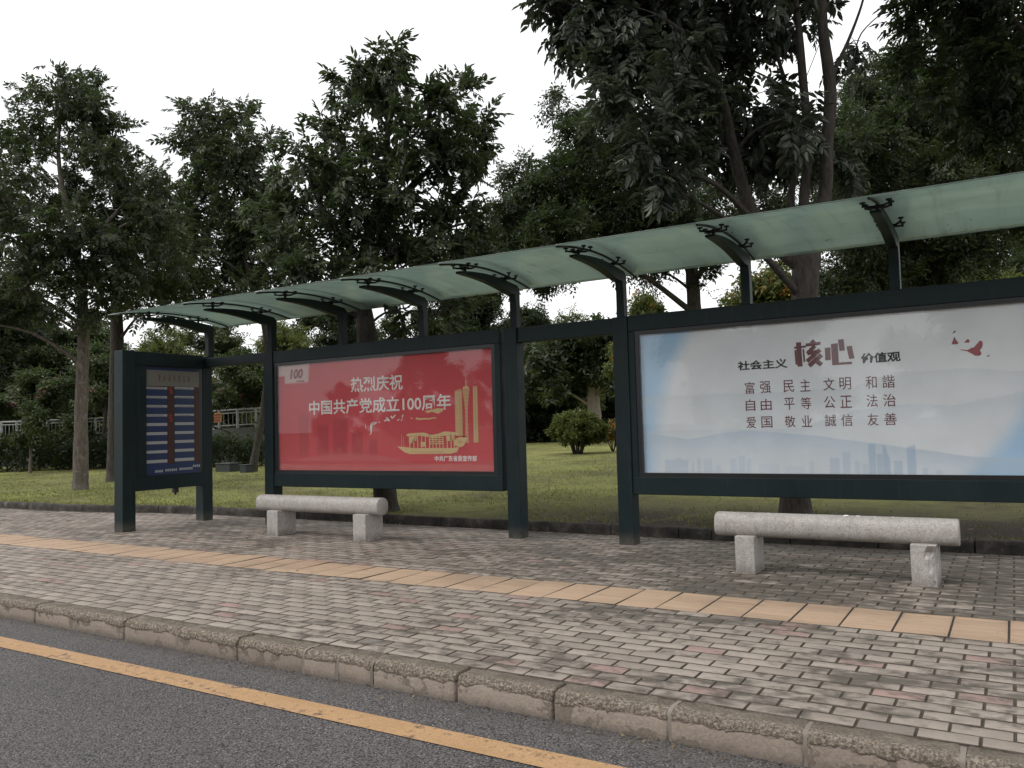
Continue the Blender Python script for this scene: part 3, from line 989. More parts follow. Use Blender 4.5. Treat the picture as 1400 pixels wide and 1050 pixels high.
# broken brush strokes below the second line
br = [stroke([(-6.285, 1.185), (-6.278, 1.165), (-6.282, 1.14)], .012, .006), stroke([(-6.19, 1.20), (-6.205, 1.15), (-6.20, 1.09), (-6.225, 1.075)], .03, .008),
      stroke([(-6.20, 1.195), (-6.15, 1.215)], .016, .008), stroke([(-6.165, 1.185), (-6.14, 1.20), (-6.12, 1.21)], .012, .014), stroke([(-6.09, 1.215), (-6.07, 1.205)], .014, .006),
      stroke([(-6.01, 1.22), (-5.97, 1.235), (-5.94, 1.225)], .012, .018), stroke([(-5.98, 1.26), (-5.95, 1.245), (-5.925, 1.215)], .016, .008), stroke([(-5.91, 1.275), (-5.89, 1.25), (-5.87, 1.265), (-5.845, 1.285)], .022, .012),
      stroke([(-5.82, 1.225), (-5.79, 1.235)], .012, .008), stroke([(-5.77, 1.222), (-5.74, 1.238)], .012, .006), stroke([(-5.74, 1.285), (-5.745, 1.262), (-5.755, 1.25)], .016, .006)]
shapes_each('brush_stroke', br, on_board, M['ink_white'], rp)
y_ = [stroke([(-5.63, 1.245), (-5.60, 1.235)], .014, .006), stroke([(-5.56, 1.24), (-5.50, 1.228), (-5.45, 1.232), (-5.38, 1.228), (-5.33, 1.238), (-5.28, 1.235)], .022, .010),
      [(-5.44, 1.315), (-5.40, 1.29), (-5.34, 1.305), (-5.26, 1.28), (-5.20, 1.305), (-5.16, 1.345), (-5.20, 1.335), (-5.26, 1.34), (-5.36, 1.325)]]
shapes_each('brush_stroke', y_, on_board, M['ink_gold'], rp)


def gold_band(x0, x1, z0, z1, n, top=None):
    return [rect(x0, x1, z0 + (z1 - z0) * k / n, z0 + (z1 - z0) * (k + 0.82) / n) for k in range(n)]


shapes_each('tower_picture', [[(-5.035, 1.04), (-4.94, 1.04), (-4.94, 1.51), (-4.96, 1.535), (-5.035, 1.515)], [(-4.808, 0.966), (-4.744, 0.966), (-4.744, 1.55), (-4.80, 1.56)]], on_board, M['ink_gold2'], rp, 0.0004)
lat = []
for k in range(26):
    z = 1.045 + k * 0.018
    lat.append(rect(-5.03 + 0.004 * (k % 3), -4.975, z, z + 0.009)); lat.append(rect(-4.968, -4.944 - 0.003 * (k % 2), z + .004, z + 0.012))
for k in range(32):
    z = 0.97 + k * 0.018
    lat.append(rect(-4.80, -4.778, z, z + 0.010)); lat.append(rect(-4.772, -4.749, z + .003, z + 0.012))
shapes('tower_lattice', lat[:52], on_board, M['ink_gold'], rp, 0.0009)
shapes('tower_lattice', lat[52:], on_board, M['ink_gold'], rp, 0.0009)
# slender waisted tower with a mast, shown as stacked rings
ring = []
prof = [(0.967, 0.020), (1.10, 0.017), (1.20, 0.015), (1.30, 0.017), (1.38, 0.024), (1.46, 0.036), (1.53, 0.046)]
for k in range(40):
    z = 0.967 + (1.53 - 0.967) * k / 40
    hw = np.interp(z, [p[0] for p in prof], [p[1] for p in prof])
    ring.append([(-4.889 - hw, z), (-4.889 + hw, z), (-4.887 + hw, z + 0.0095), (-4.889 - hw, z + 0.0095)])
ring.append([(-4.935, 1.53), (-4.842, 1.53), (-4.86, 1.555), (-4.885, 1.565), (-4.92, 1.553)])
ring.append([(-4.894, 1.56), (-4.882, 1.56), (-4.886, 1.66)])
shapes('tower_picture', ring, on_board, M['ink_gold'], rp, 0.0004)
# pleasure boat with a canopied deckhouse
hull = [(-5.83, 0.937), (-5.74, 0.93), (-5.60, 0.915), (-5.06, 0.912), (-4.99, 0.925), (-5.02, 0.87), (-5.10, 0.852), (-5.65, 0.850), (-5.73, 0.872)]
roof1 = [(-5.70, 1.06), (-5.66, 1.078), (-5.45, 1.082), (-5.36, 1.055), (-5.27, 1.065), (-5.17, 1.090), (-5.02, 1.076), (-4.96, 1.068), (-5.02, 1.052), (-5.15, 1.048), (-5.36, 1.028), (-5.50, 1.050), (-5.68, 1.045)]
stern = [(-5.06, 0.975), (-5.03, 1.01), (-4.97, 1.03), (-4.93, 1.02), (-4.87, 1.035), (-4.90, 0.99), (-4.93, 0.935), (-4.97, 0.92), (-5.04, 0.935)]
boat = [hull, roof1, stern] + [rect(a, a + 0.012, 0.912, 1.05) for a in (-5.655, -5.60, -5.545, -5.49, -5.44, -5.385, -5.34, -5.295, -5.25, -5.205, -5.15, -5.10, -5.06)]
boat += [rect(-5.38, -5.20, 0.955 + k * 0.022, 0.965 + k * 0.022) for k in range(4)] + [[(-5.66, 1.04), (-5.55, 1.045), (-5.56, 0.99), (-5.60, 1.005), (-5.63, 0.96), (-5.66, 0.98)], [(-5.16, 1.045), (-5.06, 1.05), (-5.07, 0.99), (-5.15, 0.985)], rect(-5.50, -5.44, .93, .98)]
boat += [rect(-5.765, -5.760, 0.93, 1.07), rect(-5.735, -5.731, 0.93, 1.05)]
shapes('boat_picture', boat, on_board, M['ink_gold'], rp, 0.0014)
shapes_each('boat_detail', [rect(-5.0, -4.95, .965, .985), rect(-5.62, -5.20, .872, .878), rect(-5.55, -5.15, .86, .864)], on_board, M['ink_gold2'], rp, 0.0019)


def paint_pale(U, W):
    f = fbm(U, W, 11, 1.3); f2 = fbm(U, W, 5, 4)
    blue = lerp((0.33, 0.56, 0.80), (0.44, 0.65, 0.85), np.clip(.5 + .4 * f, 0, 1))
    wht = lerp((0.74, 0.785, 0.82), (0.83, 0.86, 0.88), np.clip(.5 + .35 * f, 0, 1))
    lw = [0.66, 0.977, 1.296, 1.638, 1.918, 2.0]; lx = [-2.88, -2.85, -2.78, -2.67, -2.507, -2.45]
    rw = [0.66, 0.71, 0.872, 1.063, 1.35, 1.6, 2.0]; rx = [-0.29, -0.221, -0.072, 0.066, 0.19, 0.225, 0.20]
    L = np.interp(W, lw, lx); R = np.interp(W, rw, rx)
    ins = ss(U - L, -0.07, 0.16) * ss(R - U, -0.07, 0.16)
    c = lerp((0, 0, 0), (1, 1, 1), np.zeros_like(U)) + blue * (1 - ins[..., None]) + wht * ins[..., None]
    def hill(c, xs_, zs_, colr, op, depth):
        z = np.interp(U, xs_, zs_) + 0.012 * fbm(U, W * 0, 9, 6)
        m = ss(z - W, -0.004, 0.006)
        return lerp(c, 0, m * 0) + (np.array(colr) - c) * (m * op * np.exp(-np.clip(z - W, 0, 1) / depth))[..., None]
    c = hill(c, [-1.1, -0.774, -0.5, -0.33, 0.084, .25], [1.36, 1.476, 1.47, 1.484, 1.43, 1.41], (0.60, 0.67, 0.72), 0.5, 0.10)
    c = hill(c, [-1.5, -1.1, -0.702, -0.4, -0.1, 0.077, .25], [1.05, 1.17, 1.22, 1.20, 1.25, 1.287, 1.3], (0.57, 0.66, 0.73), 0.45, 0.12)
    c = hill(c, [-2.9, -2.82, -2.5, -2.2, -1.965, -1.7, -1.322, -0.927, -0.6, -.2], [1.0, 1.017, 0.97, 1.01, 1.04, 1.02, 0.967, 0.903, 0.86, .8], (0.50, 0.62, 0.74), 0.75, 0.16)
    sk = np.zeros_like(U)
    bl = [(-2.72, -2.50, .785, .5), (-2.47, -2.44, .76, .35), (-2.42, -2.38, .80, .4), (-2.36, -2.28, .795, .35), (-2.25, -2.2, .74, .3), (-2.12, -2.06, .80, .4), (-2.05, -1.99, .82, .4), (-1.98, -1.94, .79, .3), (-1.88, -1.70, .75, .25),
          (-1.66, -1.5, .73, .25), (-1.46, -1.42, .77, .3), (-1.30, -1.22, .80, .55), (-1.20, -1.14, .845, .5), (-1.11, -1.07, .775, .4), (-1.05, -1.0, .75, .35), (-1.002, -.947, .912, .85), (-.945, -.895, .83, .8), (-.898, -.845, .90, .9),
          (-.82, -.757, .775, .65), (-.725, -.66, .882, .85), (-.62, -.58, .72, .5), (-.53, -.48, .705, .4), (-2.63, -2.56, .80, .5)]
    for a, b_, zt, op in bl:
        zz = zt + (0.018 * ss(U, a, b_) if a == -.725 else 0) - (0.10 * ss(U, a + .01, b_) if a == -.898 else 0)
        m = ss(U, a - .002, a + .004) * ss(b_ - U, -.002, .004) * ss(zz - W, -.003, .004) * op
        m = m * (0.85 + 0.15 * (np.sin(W * 420) > 0))
        sk = np.maximum(sk, m)
    c = c + (np.array((0.24, 0.42, 0.62)) - c) * (sk * 0.55)[..., None]
    return c


wb, wp = board('billboard', 'pale grey and blue billboard with maroon Chinese characters above a faint city skyline', -3.018, 0.358, -2.915, 0.235, paint_pale)
text_fit('lettering', '社会主义', -2.022, -1.598, 1.555, 1.637, on_board, M['ink_black'], wp, 0.03)
def hx(x, y): return (-1.54 + (x - 457) * 0.001046, 1.765 - 0.00112 * (y - 205 + 0.051 * (x - 455)))


def hs_(w, *pts): return stroke([hx(*p) for p in pts], w * 0.00108, w * 0.00108)


shapes('lettering', [hs_(38, (493, 204), (497, 386)), hs_(16, (457, 245), (548, 236)), hs_(15, (466, 262), (470, 372)), hs_(13, (527, 255), (532, 352)),
                     hs_(24, (548, 226), (660, 214)), hs_(34, (592, 194), (612, 216)), hs_(30, (618, 232), (556, 290)), hs_(26, (556, 292), (640, 272)), hs_(32, (655, 262), (552, 348)), hs_(34, (664, 300), (566, 382)), hs_(34, (604, 330), (662, 374))], on_board, M['ink_maroon'], wp)
shapes('lettering', [[hx(690, 250), hx(732, 246), hx(732, 338), hx(690, 342)], [hx(737, 222), hx(788, 216), hx(790, 358), hx(884, 352), hx(886, 370), hx(740, 378)], [hx(790, 192), hx(832, 186), hx(838, 270), hx(798, 274)], [hx(850, 242), hx(890, 236), hx(905, 328), hx(866, 334)]], on_board, M['ink_maroon'], wp)
text_fit('lettering', '价值观', -1.024, -0.733, 1.554, 1.637, on_board, M['ink_black'], wp, 0.03)
cu = [(-1.968, -1.880), (-1.840, -1.742), (-1.645, -1.552), (-1.508, -1.420), (-1.324, -1.230), (-1.198, -1.104), (-1.000, -0.912), (-0.877, -0.780)]
for rowt, w0, w1 in (('富强民主文明和諧', 1.350, 1.452), ('自由平等公正法治', 1.203, 1.303), ('爱国敬业誠信友善', 1.055, 1.152)):
    for ch, (a, b_) in zip(rowt, cu):
        text_fit('lettering', ch, a + 0.003, b_ - 0.003, w0, w1, on_board, M['ink_maroon'], wp, 0.004)
bird = [[(-.317 + (x_ - 530) * .000485, 1.617 - (y_ - 670) * .00053) for x_, y_ in ((530, 665), (530, 675), (620, 697), (690, 742), (720, 767), (780, 774), (812, 752), (805, 718), (792, 700), (830, 645), (838, 590), (822, 560), (795, 560), (770, 590), (740, 620), (710, 650), (680, 652), (630, 680))],
        [(-0.376, 1.662), (-0.362, 1.68), (-0.358, 1.705), (-0.351, 1.715), (-0.340, 1.69), (-0.326, 1.668), (-0.34, 1.660)],
        [(-0.292, 1.668), (-0.278, 1.682), (-0.265, 1.697), (-0.252, 1.682), (-0.258, 1.665), (-0.275, 1.668)]]
shapes_each('bird_picture', bird, on_board, M['ink_rose'], wp)
shapes_each('bird_picture', [[(-0.366, 1.745), (-0.352, 1.765), (-0.338, 1.765), (-0.35, 1.748)], [(-0.148, 1.552), (-0.136, 1.566), (-0.128, 1.562), (-0.13, 1.553)], [(-0.36, 1.70), (-0.355, 1.722), (-0.347, 1.705)]], on_board, M['ink_grey'], wp)

# ------------------------------------------------------------------ electronic timetable at the end of the shelter
ib = thing('timetable_sign', 'dark end panel of the shelter with blue and white bus timetable display', 'information sign', (-9.05, 6.5, 0))
bm = bmesh.new(); box(bm, -9.125, -8.960, 5.86, 6.03, -0.02, 2.15, 0.006); from_bm('post', bm, M['paint'], ib)
bm = bmesh.new()
box(bm, -9.10, -8.985, 6.031, 7.029, 1.985, 2.148, 0.005)
box(bm, -9.10, -8.985, 6.031, 7.029, 0.465, 0.632, 0.005)
box(bm, -9.098, -8.987, 6.031, 6.195, 0.632, 1.985, 0.004)
box(bm, -9.10, -9.03, 6.190, 7.029, 0.630, 1.987)
from_bm('frame', bm, M['paint'], ib)


def on_info(u, w, d=0.0):           # u 0..1 across (near to far), w 0..1 up
    return (-9.0265 + d, 6.215 + 0.80 * u, 0.640 + 1.335 * w)


def panel(name, rs, mat, d): return shapes_each(name, [rect(*r) for r in rs], on_info, mat, ib, d)


def glyphs(name, rs, mat, d): return shapes(name, [rect(*r) for r in rs], on_info, mat, ib, d)


bm = bmesh.new(); box(bm, -9.0299, -9.027, 6.20, 7.028, 0.636, 1.983); from_bm('screen', bm, M['black'], ib)
def wz(v): return 1 - (v - 60) / 830.0
panel('display_band', [(0, .955, wz(83), wz(62)), (0, .955, wz(890), wz(812))], M['screen_blue'], 0.0005)
panel('header_strip', [(0, .955, wz(207), wz(84))], M['screen_pale'], 0.0005)
rows_w = [(214, 232), (284, 302), (354, 372), (424, 442), (492, 514), (562, 584), (632, 654), (702, 724), (774, 798)]
rows_b = [(233, 283), (303, 353), (373, 423), (443, 491), (515, 561), (585, 631), (655, 701), (725, 773)]
panel('display_band', [(0, .365, wz(b_), wz(a)) for a, b_ in rows_b] + [(.50, .855, wz(b_ + 3), wz(a - 2)) for a, b_ in rows_b] + [(.0, .365, wz(812), wz(799)), (.50, .855, wz(812), wz(799))], M['screen_blue'], 0.0005)
panel('route_strip', [(0, .365, wz(b_), wz(a)) for a, b_ in rows_w] + [(.50, .855, wz(b_ - 4), wz(a - 4)) for a, b_ in rows_w], M['screen_white'], 0.0010)
panel('led_field', [(.372, .485, wz(810), wz(208)), (.862, .955, wz(810), wz(208))], M['screen_led'], 0.0005)
hd = []
for k in range(7):                                     # illegible faded heading, only its stroke masses can be seen
    u = .20 + k * .088
    hd = []
    for q in range(5):
        hd.append((u + RNG.random() * .03, u + .035 + RNG.random() * .03, wz(168 - q * 11), wz(163 - q * 11)))
    hd.append((u + .025, u + .032, wz(172), wz(122)))
    glyphs('header_text', hd, M['screen_text'], 0.0010)
tx = []
for (a, b_) in rows_w[:4]:
    for base_u in (.03, .53):
        u = base_u; tx = []
        while u < base_u + .26:
            w_ = .012 + RNG.random() * .03
            tx.append((u, u + w_, wz(b_ - 6), wz(a + 5))); u += w_ + .012
        glyphs('route_text', tx, M['ink_grey'], 0.0016)
ft = []
for u0, u1, zc in ((.15, .26, 862), (.33, .52, 858), (.58, .80, 855), (.83, .95, 838)):
    u = u0; ft = []
    while u < u1:
        ft.append((u, u + .026, wz(zc + 9), wz(zc - 9))); u += .036
    glyphs('footer_text', ft, M['screen_white'], 0.0010)


def seg5(uc, vc, h):
    w = .042; th = .008; hh = h
    return [(uc - w / 2, uc + w / 2, wz(vc - hh) - .006, wz(vc - hh)), (uc - w / 2, uc - w / 2 + th, wz(vc), wz(vc - hh)), (uc - w / 2, uc + w / 2, wz(vc) - .003, wz(vc) + .003),
            (uc + w / 2 - th, uc + w / 2, wz(vc + hh), wz(vc)), (uc - w / 2, uc + w / 2, wz(vc + hh), wz(vc + hh) + .006)]


glyphs('led_digit', seg5(.43, 240, 22) , M['led_on'], 0.0012)
glyphs('led_digit', seg5(.43, 455, 25), M['led_on'], 0.0012)
bm = bmesh.new()
box(bm, -9.07, -9.01, 6.60, 6.66, 0.405, 0.4645, 0.008)
tube(bm, [(-9.04, 6.63, 0.41), (-9.04, 6.63, 0.375)], [0.018, 0.010], 10)
from_bm('sensor', bm, M['black'], ib)

# ------------------------------------------------------------------ stone benches
def bench(label, xa, xb, legs, yc, chip=False):
    b = thing('stone_bench', label, 'bench', ((xa + xb) / 2, yc, 0), 'granite benches in front of the shelter')
    bm = bmesh.new()
    R, zc = 0.089, 0.345
    N = 36
    secs = [(xa, 0.93), (xa + 0.004, 0.975), (xa + 0.012, 1.0)] + [(xa + 0.03 + (xb - xa - 0.06) * k / 14, 1.0) for k in range(15)] + [(xb - 0.012, 1.0), (xb - 0.004, 0.975), (xb, 0.93)]
    rings = []
    for X, s in secs:
        ring = []
        for k in range(N):
            a = math.tau * k / N
            c_, s_ = math.cos(a), math.sin(a)
            e = 2 / 2.5
            py = math.copysign(abs(c_) ** e, c_) * R * 1.02 * s
            pz = math.copysign(abs(s_) ** e, s_) * R * s
            q = Vector((X, py, pz))
            nn = 0.0016 * mnoise.noise(q * 14)
            ring.append(bm.verts.new((X, yc + py * (1 + nn * 8), zc + pz * (1 + nn * 8))))
        rings.append(ring)
    for A, B_ in zip(rings, rings[1:]):
        for k in range(N):
            bm.faces.new((A[k], B_[k], B_[(k + 1) % N], A[(k + 1) % N]))
    bm.faces.new(rings[0]); bm.faces.new(rings[-1][::-1])
    bmesh.ops.recalc_face_normals(bm, faces=bm.faces[:])
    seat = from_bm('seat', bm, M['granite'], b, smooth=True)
    for i, (l0, l1) in enumerate(legs):
        bm = bmesh.new()
        box(bm, l0, l1, yc - 0.135, yc + 0.135, -0.01, 0.272, 0.006)
        if chip and i == 1:                            # broken front corner
            bmesh.ops.subdivide_edges(bm, edges=bm.edges[:], cuts=5, use_grid_fill=True)
            for v in bm.verts:
                u = (v.co.x - l0) / (l1 - l0); f = (yc + 0.135 - v.co.y) / 0.27; w = v.co.z / 0.27
                lim = 0.45 + 0.50 * (1 - max(w, 0)) + 0.10 * mnoise.noise(v.co * 22)
                if u > lim and f > 0.75 and w < 0.96:
                    v.co.y += 0.035 * min(1, (u - lim) * 4) + 0.01 * mnoise.noise(v.co * 40)
                    v.co.x -= 0.012 * min(1, (u - lim) * 4)
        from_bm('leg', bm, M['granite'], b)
    return b


bench('grey granite bench with a broken leg in front of the pale billboard', -1.968, -0.340, ((-1.802, -1.660), (-0.628, -0.470)), 6.195, True)
bench('intact grey granite bench in front of the red billboard', -7.27, -5.50, ((-7.04, -6.872), (-5.785, -5.615)), 6.445)
for k, (px, s) in enumerate(((1158, .014), (1174, .009), (1052, .006), (1046, .004), (1197, .005), (1222, .006))):
    bm = bmesh.new()
    bmesh.ops.create_icosphere(bm, subdivisions=2, radius=s)
    X = on_y(px, 712, 6.20).x
    for v in bm.verts:
        v.co = Vector((v.co.x * 1.5, v.co.y, v.co.z * 0.45)) * (1 + 0.5 * mnoise.noise(v.co * 160 + Vector((k, 0, 0))))
        v.co += Vector((X, 6.17, 0.4345))
    tag(from_bm('paper_scrap', bm, plain('scrap_white', (0.75, 0.75, 0.73), 0.7) if k == 0 else bpy.data.materials['scrap_white']),
        ('largest white scrap lying on top of the bench with the broken leg', 'small white scrap just right of the largest scrap on the bench', 'tiny white crumb on the left end of the right bench', 'tiniest white crumb at far left on the right bench',
         'white crumb in the right half of the bench by the pale billboard', 'rightmost white crumb on the bench with the broken leg')[k], 'litter', 'white scraps on the bench')

# ------------------------------------------------------------------ trees and shrubs
def leaflet(x, y, ang, L, Wd, droop, fold=0.22, full=True):
    """one leaflet folded along its midrib"""
    ca, sa = math.cos(ang), math.sin(ang)
    def p(u, v, z): return (x + u * ca - v * sa, y + u * sa + v * ca, z - droop * (u / L) ** 2 * L)
    if full:
        return [p(0, 0, 0), p(L * .30, -Wd / 2, fold * Wd), p(L * .68, -Wd * .42, fold * Wd), p(L, 0, 0), p(L * .68, Wd * .42, fold * Wd), p(L * .30, Wd / 2, fold * Wd)], [(0, 1, 2, 3), (0, 3, 4, 5)]
    return [p(0, 0, 0), p(L * .45, -Wd / 2, fold * Wd), p(L, 0, 0), p(L * .45, Wd / 2, fold * Wd)], [(0, 1, 2, 3)]


def compound(pairs, step, L, Wd, ang=1.0, droop=0.25, full=True, rach=True, x0=0.06):
    V, F = [], []
    r = random.Random(3)
    def add(v, f):
        b = len(V); V.extend(v); F.extend([tuple(b + i for i in q) for q in f])
    for k in range(pairs):
        x = x0 + k * step
        s = 0.82 + 0.18 * math.sin(math.pi * (k + 1) / (pairs + 1)) + r.uniform(-.06, .06)
        zz = -0.10 * x * x * 3
        for sg in (-1, 1):
            v, f = leaflet(x + r.uniform(-.01, .01), 0, sg * (ang + r.uniform(-.18, .18)), L * s, Wd * s, droop + r.uniform(-.1, .15), full=full)
            v = [(a, b_, c + zz + r.uniform(-.008, .008)) for a, b_, c in v]
            add(v, f)
    v, f = leaflet(x0 + pairs * step - .01, 0, r.uniform(-.2, .2), L, Wd, droop, full=full)
    add([(a, b_, c - 0.3 * (x0 + pairs * step) ** 2) for a, b_, c in v], f)
    if rach:
        xe = x0 + pairs * step
        add([(0, -.0025, 0), (xe, -.0015, -.3 * xe * xe), (xe, .0015, -.3 * xe * xe), (0, .0025, 0)], [(0, 1, 2, 3)])
    return np.array(V), np.array(F)


def rosette(n, L, Wd, full=False, spread=0.9):
    V, F = [], []
    r = random.Random(5)
    for k in range(n):
        a = math.tau * k / n * spread + r.uniform(-.3, .3)
        v, f = leaflet(0.02 * math.cos(a), 0.02 * math.sin(a), a, L * r.uniform(.75, 1.1), Wd, r.uniform(.1, .5), full=full)
        b = len(V)
        z = r.uniform(-.05, .05)
        V.extend([(q[0], q[1], q[2] + z) for q in v]); F.extend([tuple(b + i for i in q) for q in f])
    return np.array(V), np.array(F)


LEAF = {
    'big': compound(5, 0.050, 0.125, 0.044, 0.95, 0.30),
    'mid': compound(5, 0.042, 0.100, 0.033, 0.90, 0.35),
    'far': compound(3, 0.075, 0.150, 0.052, 0.95, 0.30, full=False, rach=False),
    'fine': compound(5, 0.035, 0.055, 0.020, 1.0, 0.2, full=False, rach=False, x0=0.03),
    'ros': rosette(6, 0.17, 0.065), 'rosfar': rosette(6, 0.26, 0.11), 'shrub': rosette(6, 0.085, 0.035), 'petal': rosette(7, 0.05, 0.04),
}


def spray_mesh(name, kind, pos, dirs, scale, mat, parent, rng):
    TV, TF = LEAF[kind]
    n = len(pos)
    d = dirs / (np.linalg.norm(dirs, axis=1, keepdims=True) + 1e-9)
    upv = np.array([0, 0, 1.0]) + rng.normal(0, 0.45, (n, 3))
    u = upv - (upv * d).sum(1, keepdims=True) * d
    u /= (np.linalg.norm(u, axis=1, keepdims=True) + 1e-9)
    s = np.cross(u, d)
    R = np.stack([d, s, u], 2)                        # columns
    V = np.einsum('nij,vj->nvi', R, TV) * scale[:, None, None] + pos[:, None, :]
    F = TF[None] + (np.arange(n) * len(TV))[:, None, None]
    return from_np(name, V.reshape(-1, 3), F.reshape(-1), 4, mat, parent)


def clumps(c, r, n_spray, rng, flat=0.85, hollow=0.0, csz=0.30):
    """points gathered in small tufts inside one lobe"""
    m = max(3, int(4 + (r / csz) ** 2 * 2.2))
    v = rng.normal(size=(m, 3)); v /= np.linalg.norm(v, axis=1, keepdims=True)
    rad = r * (hollow + (1 - hollow) * rng.random(m) ** 0.45)
    C = v * rad[:, None] * np.array([1, 1, flat])
    k = rng.integers(0, m, n_spray)
    off = rng.normal(size=(n_spray, 3)) * min(csz, r * 0.5) * 0.42
    P = C[k] + off
    out = P / (r + 1e-6)
    return P + np.array(c), out, C + np.array(c)


def build_tree(name, label, cat, base, trunk, lobes, leaf, mats, dens=1.0, group=None, seed=1, droop=0.25, limbs=(), wob=0.12, twigs=True, lscale=1.0, flowers=None, csz=0.30, hollow=0.15, lean_up=0.2, pull=0.42):
    """trunk: list of (point, radius); lobes: list of (centre, radius, density); limbs: extra hand placed limbs"""
    rng = np.random.default_rng(seed)
    root = thing(name, label, cat, base, group)
    bm = bmesh.new()
    P, Rr = smooth_path([p for p, _ in trunk], [r for _, r in trunk], 6)
    # flare at the foot
    tube(bm, P, Rr, 12, wob=wob)
    nodes = [(p, r) for p, r in zip(P, Rr)]
    for lm in limbs:
        lp, lr = smooth_path([p for p, _ in lm], [r for _, r in lm], 5)
        tube(bm, lp, lr, 8, wob=wob)
        nodes += [(p, r) for p, r in zip(lp, lr)]
    low = min(P[0].z + 0.6, max(P[-1].z - 0.1, 0.4))
    pos, dr = [], []
    for (c, r, dn) in lobes:
        c = Vector(c)
        n = max(6, int(520 * r * r * dn * dens / (lscale ** 2)) + int(25 * r))
        pp, out, C = clumps(c, r, n, rng, csz=csz, hollow=hollow)
        pos.append(pp)
        d = out * 0.9 + rng.normal(0, 0.55, pp.shape)
        d[:, 2] += lean_up - droop * 1.6
        dr.append(d)
        if twigs:
            best, bd = None, 1e9
            for (q, qr) in nodes:
                if q.z < low or q.z > c.z + 0.05: continue
                hd = math.hypot(q.x - c.x, q.y - c.y)
                rise = c.z - q.z
                cost = (q - c).length + 1.2 * max(0, hd * 0.45 - rise)
                if cost < bd: bd, best = cost, (q, qr)
            if best is None:
                best = min(nodes, key=lambda t_: (t_[0] - c).length)
            q, qr = best
            mid = q.lerp(c, 0.5) + Vector((rng.normal(0, .06), rng.normal(0, .06), 0.10 * (c - q).length))
            r0 = min(qr * 0.6, 0.012 + 0.018 * (c - q).length)
            bp, brr = smooth_path([q, mid, c], [r0, r0 * 0.6, 0.008], 4)
            tube(bm, bp, brr, 6, cap=False)
            nodes += [(p, rr_) for p, rr_ in list(zip(bp, brr))[3:]]
            for cc in C[:7]:
                cc = Vector(cc)
                m2 = c.lerp(cc, 0.5) + Vector((0, 0, 0.03))
                tube(bm, [c.lerp(q, 0.12), m2, cc], [0.008, 0.006, 0.003], 4, cap=False)
    from_bm('trunk', bm, mats[0], root, smooth=True)
    pos = np.concatenate(pos); dr = np.concatenate(dr)
    sc = lscale * (0.60 + 0.55 * rng.random(len(pos)))
    dn_ = dr / (np.linalg.norm(dr, axis=1, keepdims=True) + 1e-9)
    pos = pos - dn_ * (sc * LEAF[leaf][0][:, 0].max() * pull)[:, None]
    spray_mesh('crown', leaf, pos, dr, sc, mats[1], root, rng)
    if flowers:
        fm, frac, fs = flowers
        k = rng.random(len(pos)) < frac
        pk = np.repeat(pos[k], 5, 0) + rng.normal(0, 0.05, (5 * k.sum(), 3))
        spray_mesh('blossom', 'petal', pk, rng.normal(size=pk.shape), fs * (0.7 + 0.6 * rng.random(len(pk))), fm, root, rng)
    return root


def copy_thing(o, loc, rz=0.0, s=(1, 1, 1), label=None):
    r = o.copy(); COL.objects.link(r)
    r.location = loc; r.rotation_euler = (0, 0, rz); r.scale = s
    if label: r['label'] = label
    for ch in list(o.children):
        c = ch.copy(); COL.objects.link(c); c.parent = r
        for g_ in ch.children:
            d = g_.copy(); COL.objects.link(d); d.parent = c
    return r


def lobes_px(lst, D, spread=0.8, seed=0, grow=1.1):
    """(x, y, r[, density[, depth offset]]) photo pixels at forward distance D, set at varied real depths"""
    r_ = random.Random(seed)
    out = []
    for e in lst:
        x, y, r = e[:3]
        dn = e[3] if len(e) > 3 else 1.0
        off = e[4] if len(e) > 4 else r_.uniform(-spread, spread)
        DD = D + off
        out.append((at(x, y, DD), r / F_PX * DD * grow, dn))
    return out


def dep(p):
    return (Vector(p) - Vector((0, 0, EYE))).dot(FW)


STREET = 'young street trees on the lawn behind the shelter'
# left street tree
g1 = ground_at(110, 15.8)
build_tree('street_tree', 'street tree at far left with a pale mottled straight trunk on the lawn', 'tree', g1,
           [(g1 + Vector((0, 0, -0.05)), .165), (g1 + Vector((0, 0, .25)), .135), (at(111, 560, 15.8), .118), (at(114, 470, 15.8), .105), (at(112, 400, 15.8), .085), (at(100, 320, 15.8), .065), (at(84, 250, 15.8), .045), (at(80, 190, 15.8), .03), (at(90, 130, 15.8), .015)],
           lobes_px([(75, 118, 32, 1.0), (108, 124, 30, 1.0), (55, 150, 38), (115, 150, 40), (95, 180, 38), (150, 180, 30), (35, 190, 34), (15, 225, 38), (130, 205, 36), (175, 200, 20, .8), (165, 240, 32), (50, 205, 22, .7), (105, 235, 26, .8), (20, 270, 44), (205, 250, 34), (60, 285, 44), (215, 290, 30), (140, 285, 50), (185, 310, 42),
                     (100, 320, 54), (40, 335, 50), (-20, 320, 60), (-40, 250, 50), (-10, 390, 50), (150, 345, 50), (215, 335, 36), (60, 385, 46), (120, 395, 42), (170, 385, 40), (30, 425, 34), (90, 430, 26, .8), (-30, 440, 40), (135, 430, 20, .6)], 15.8, 1.1, 1),
           'mid', (M['bark'], M['leafA']), 0.80, STREET, 11,
           limbs=[[(at(112, 400, 15.8), .05), (at(60, 350, 15.6), .035), (at(20, 290, 15.4), .02)], [(at(104, 340, 15.8), .05), (at(150, 300, 16.1), .035), (at(190, 255, 16.3), .018)]])
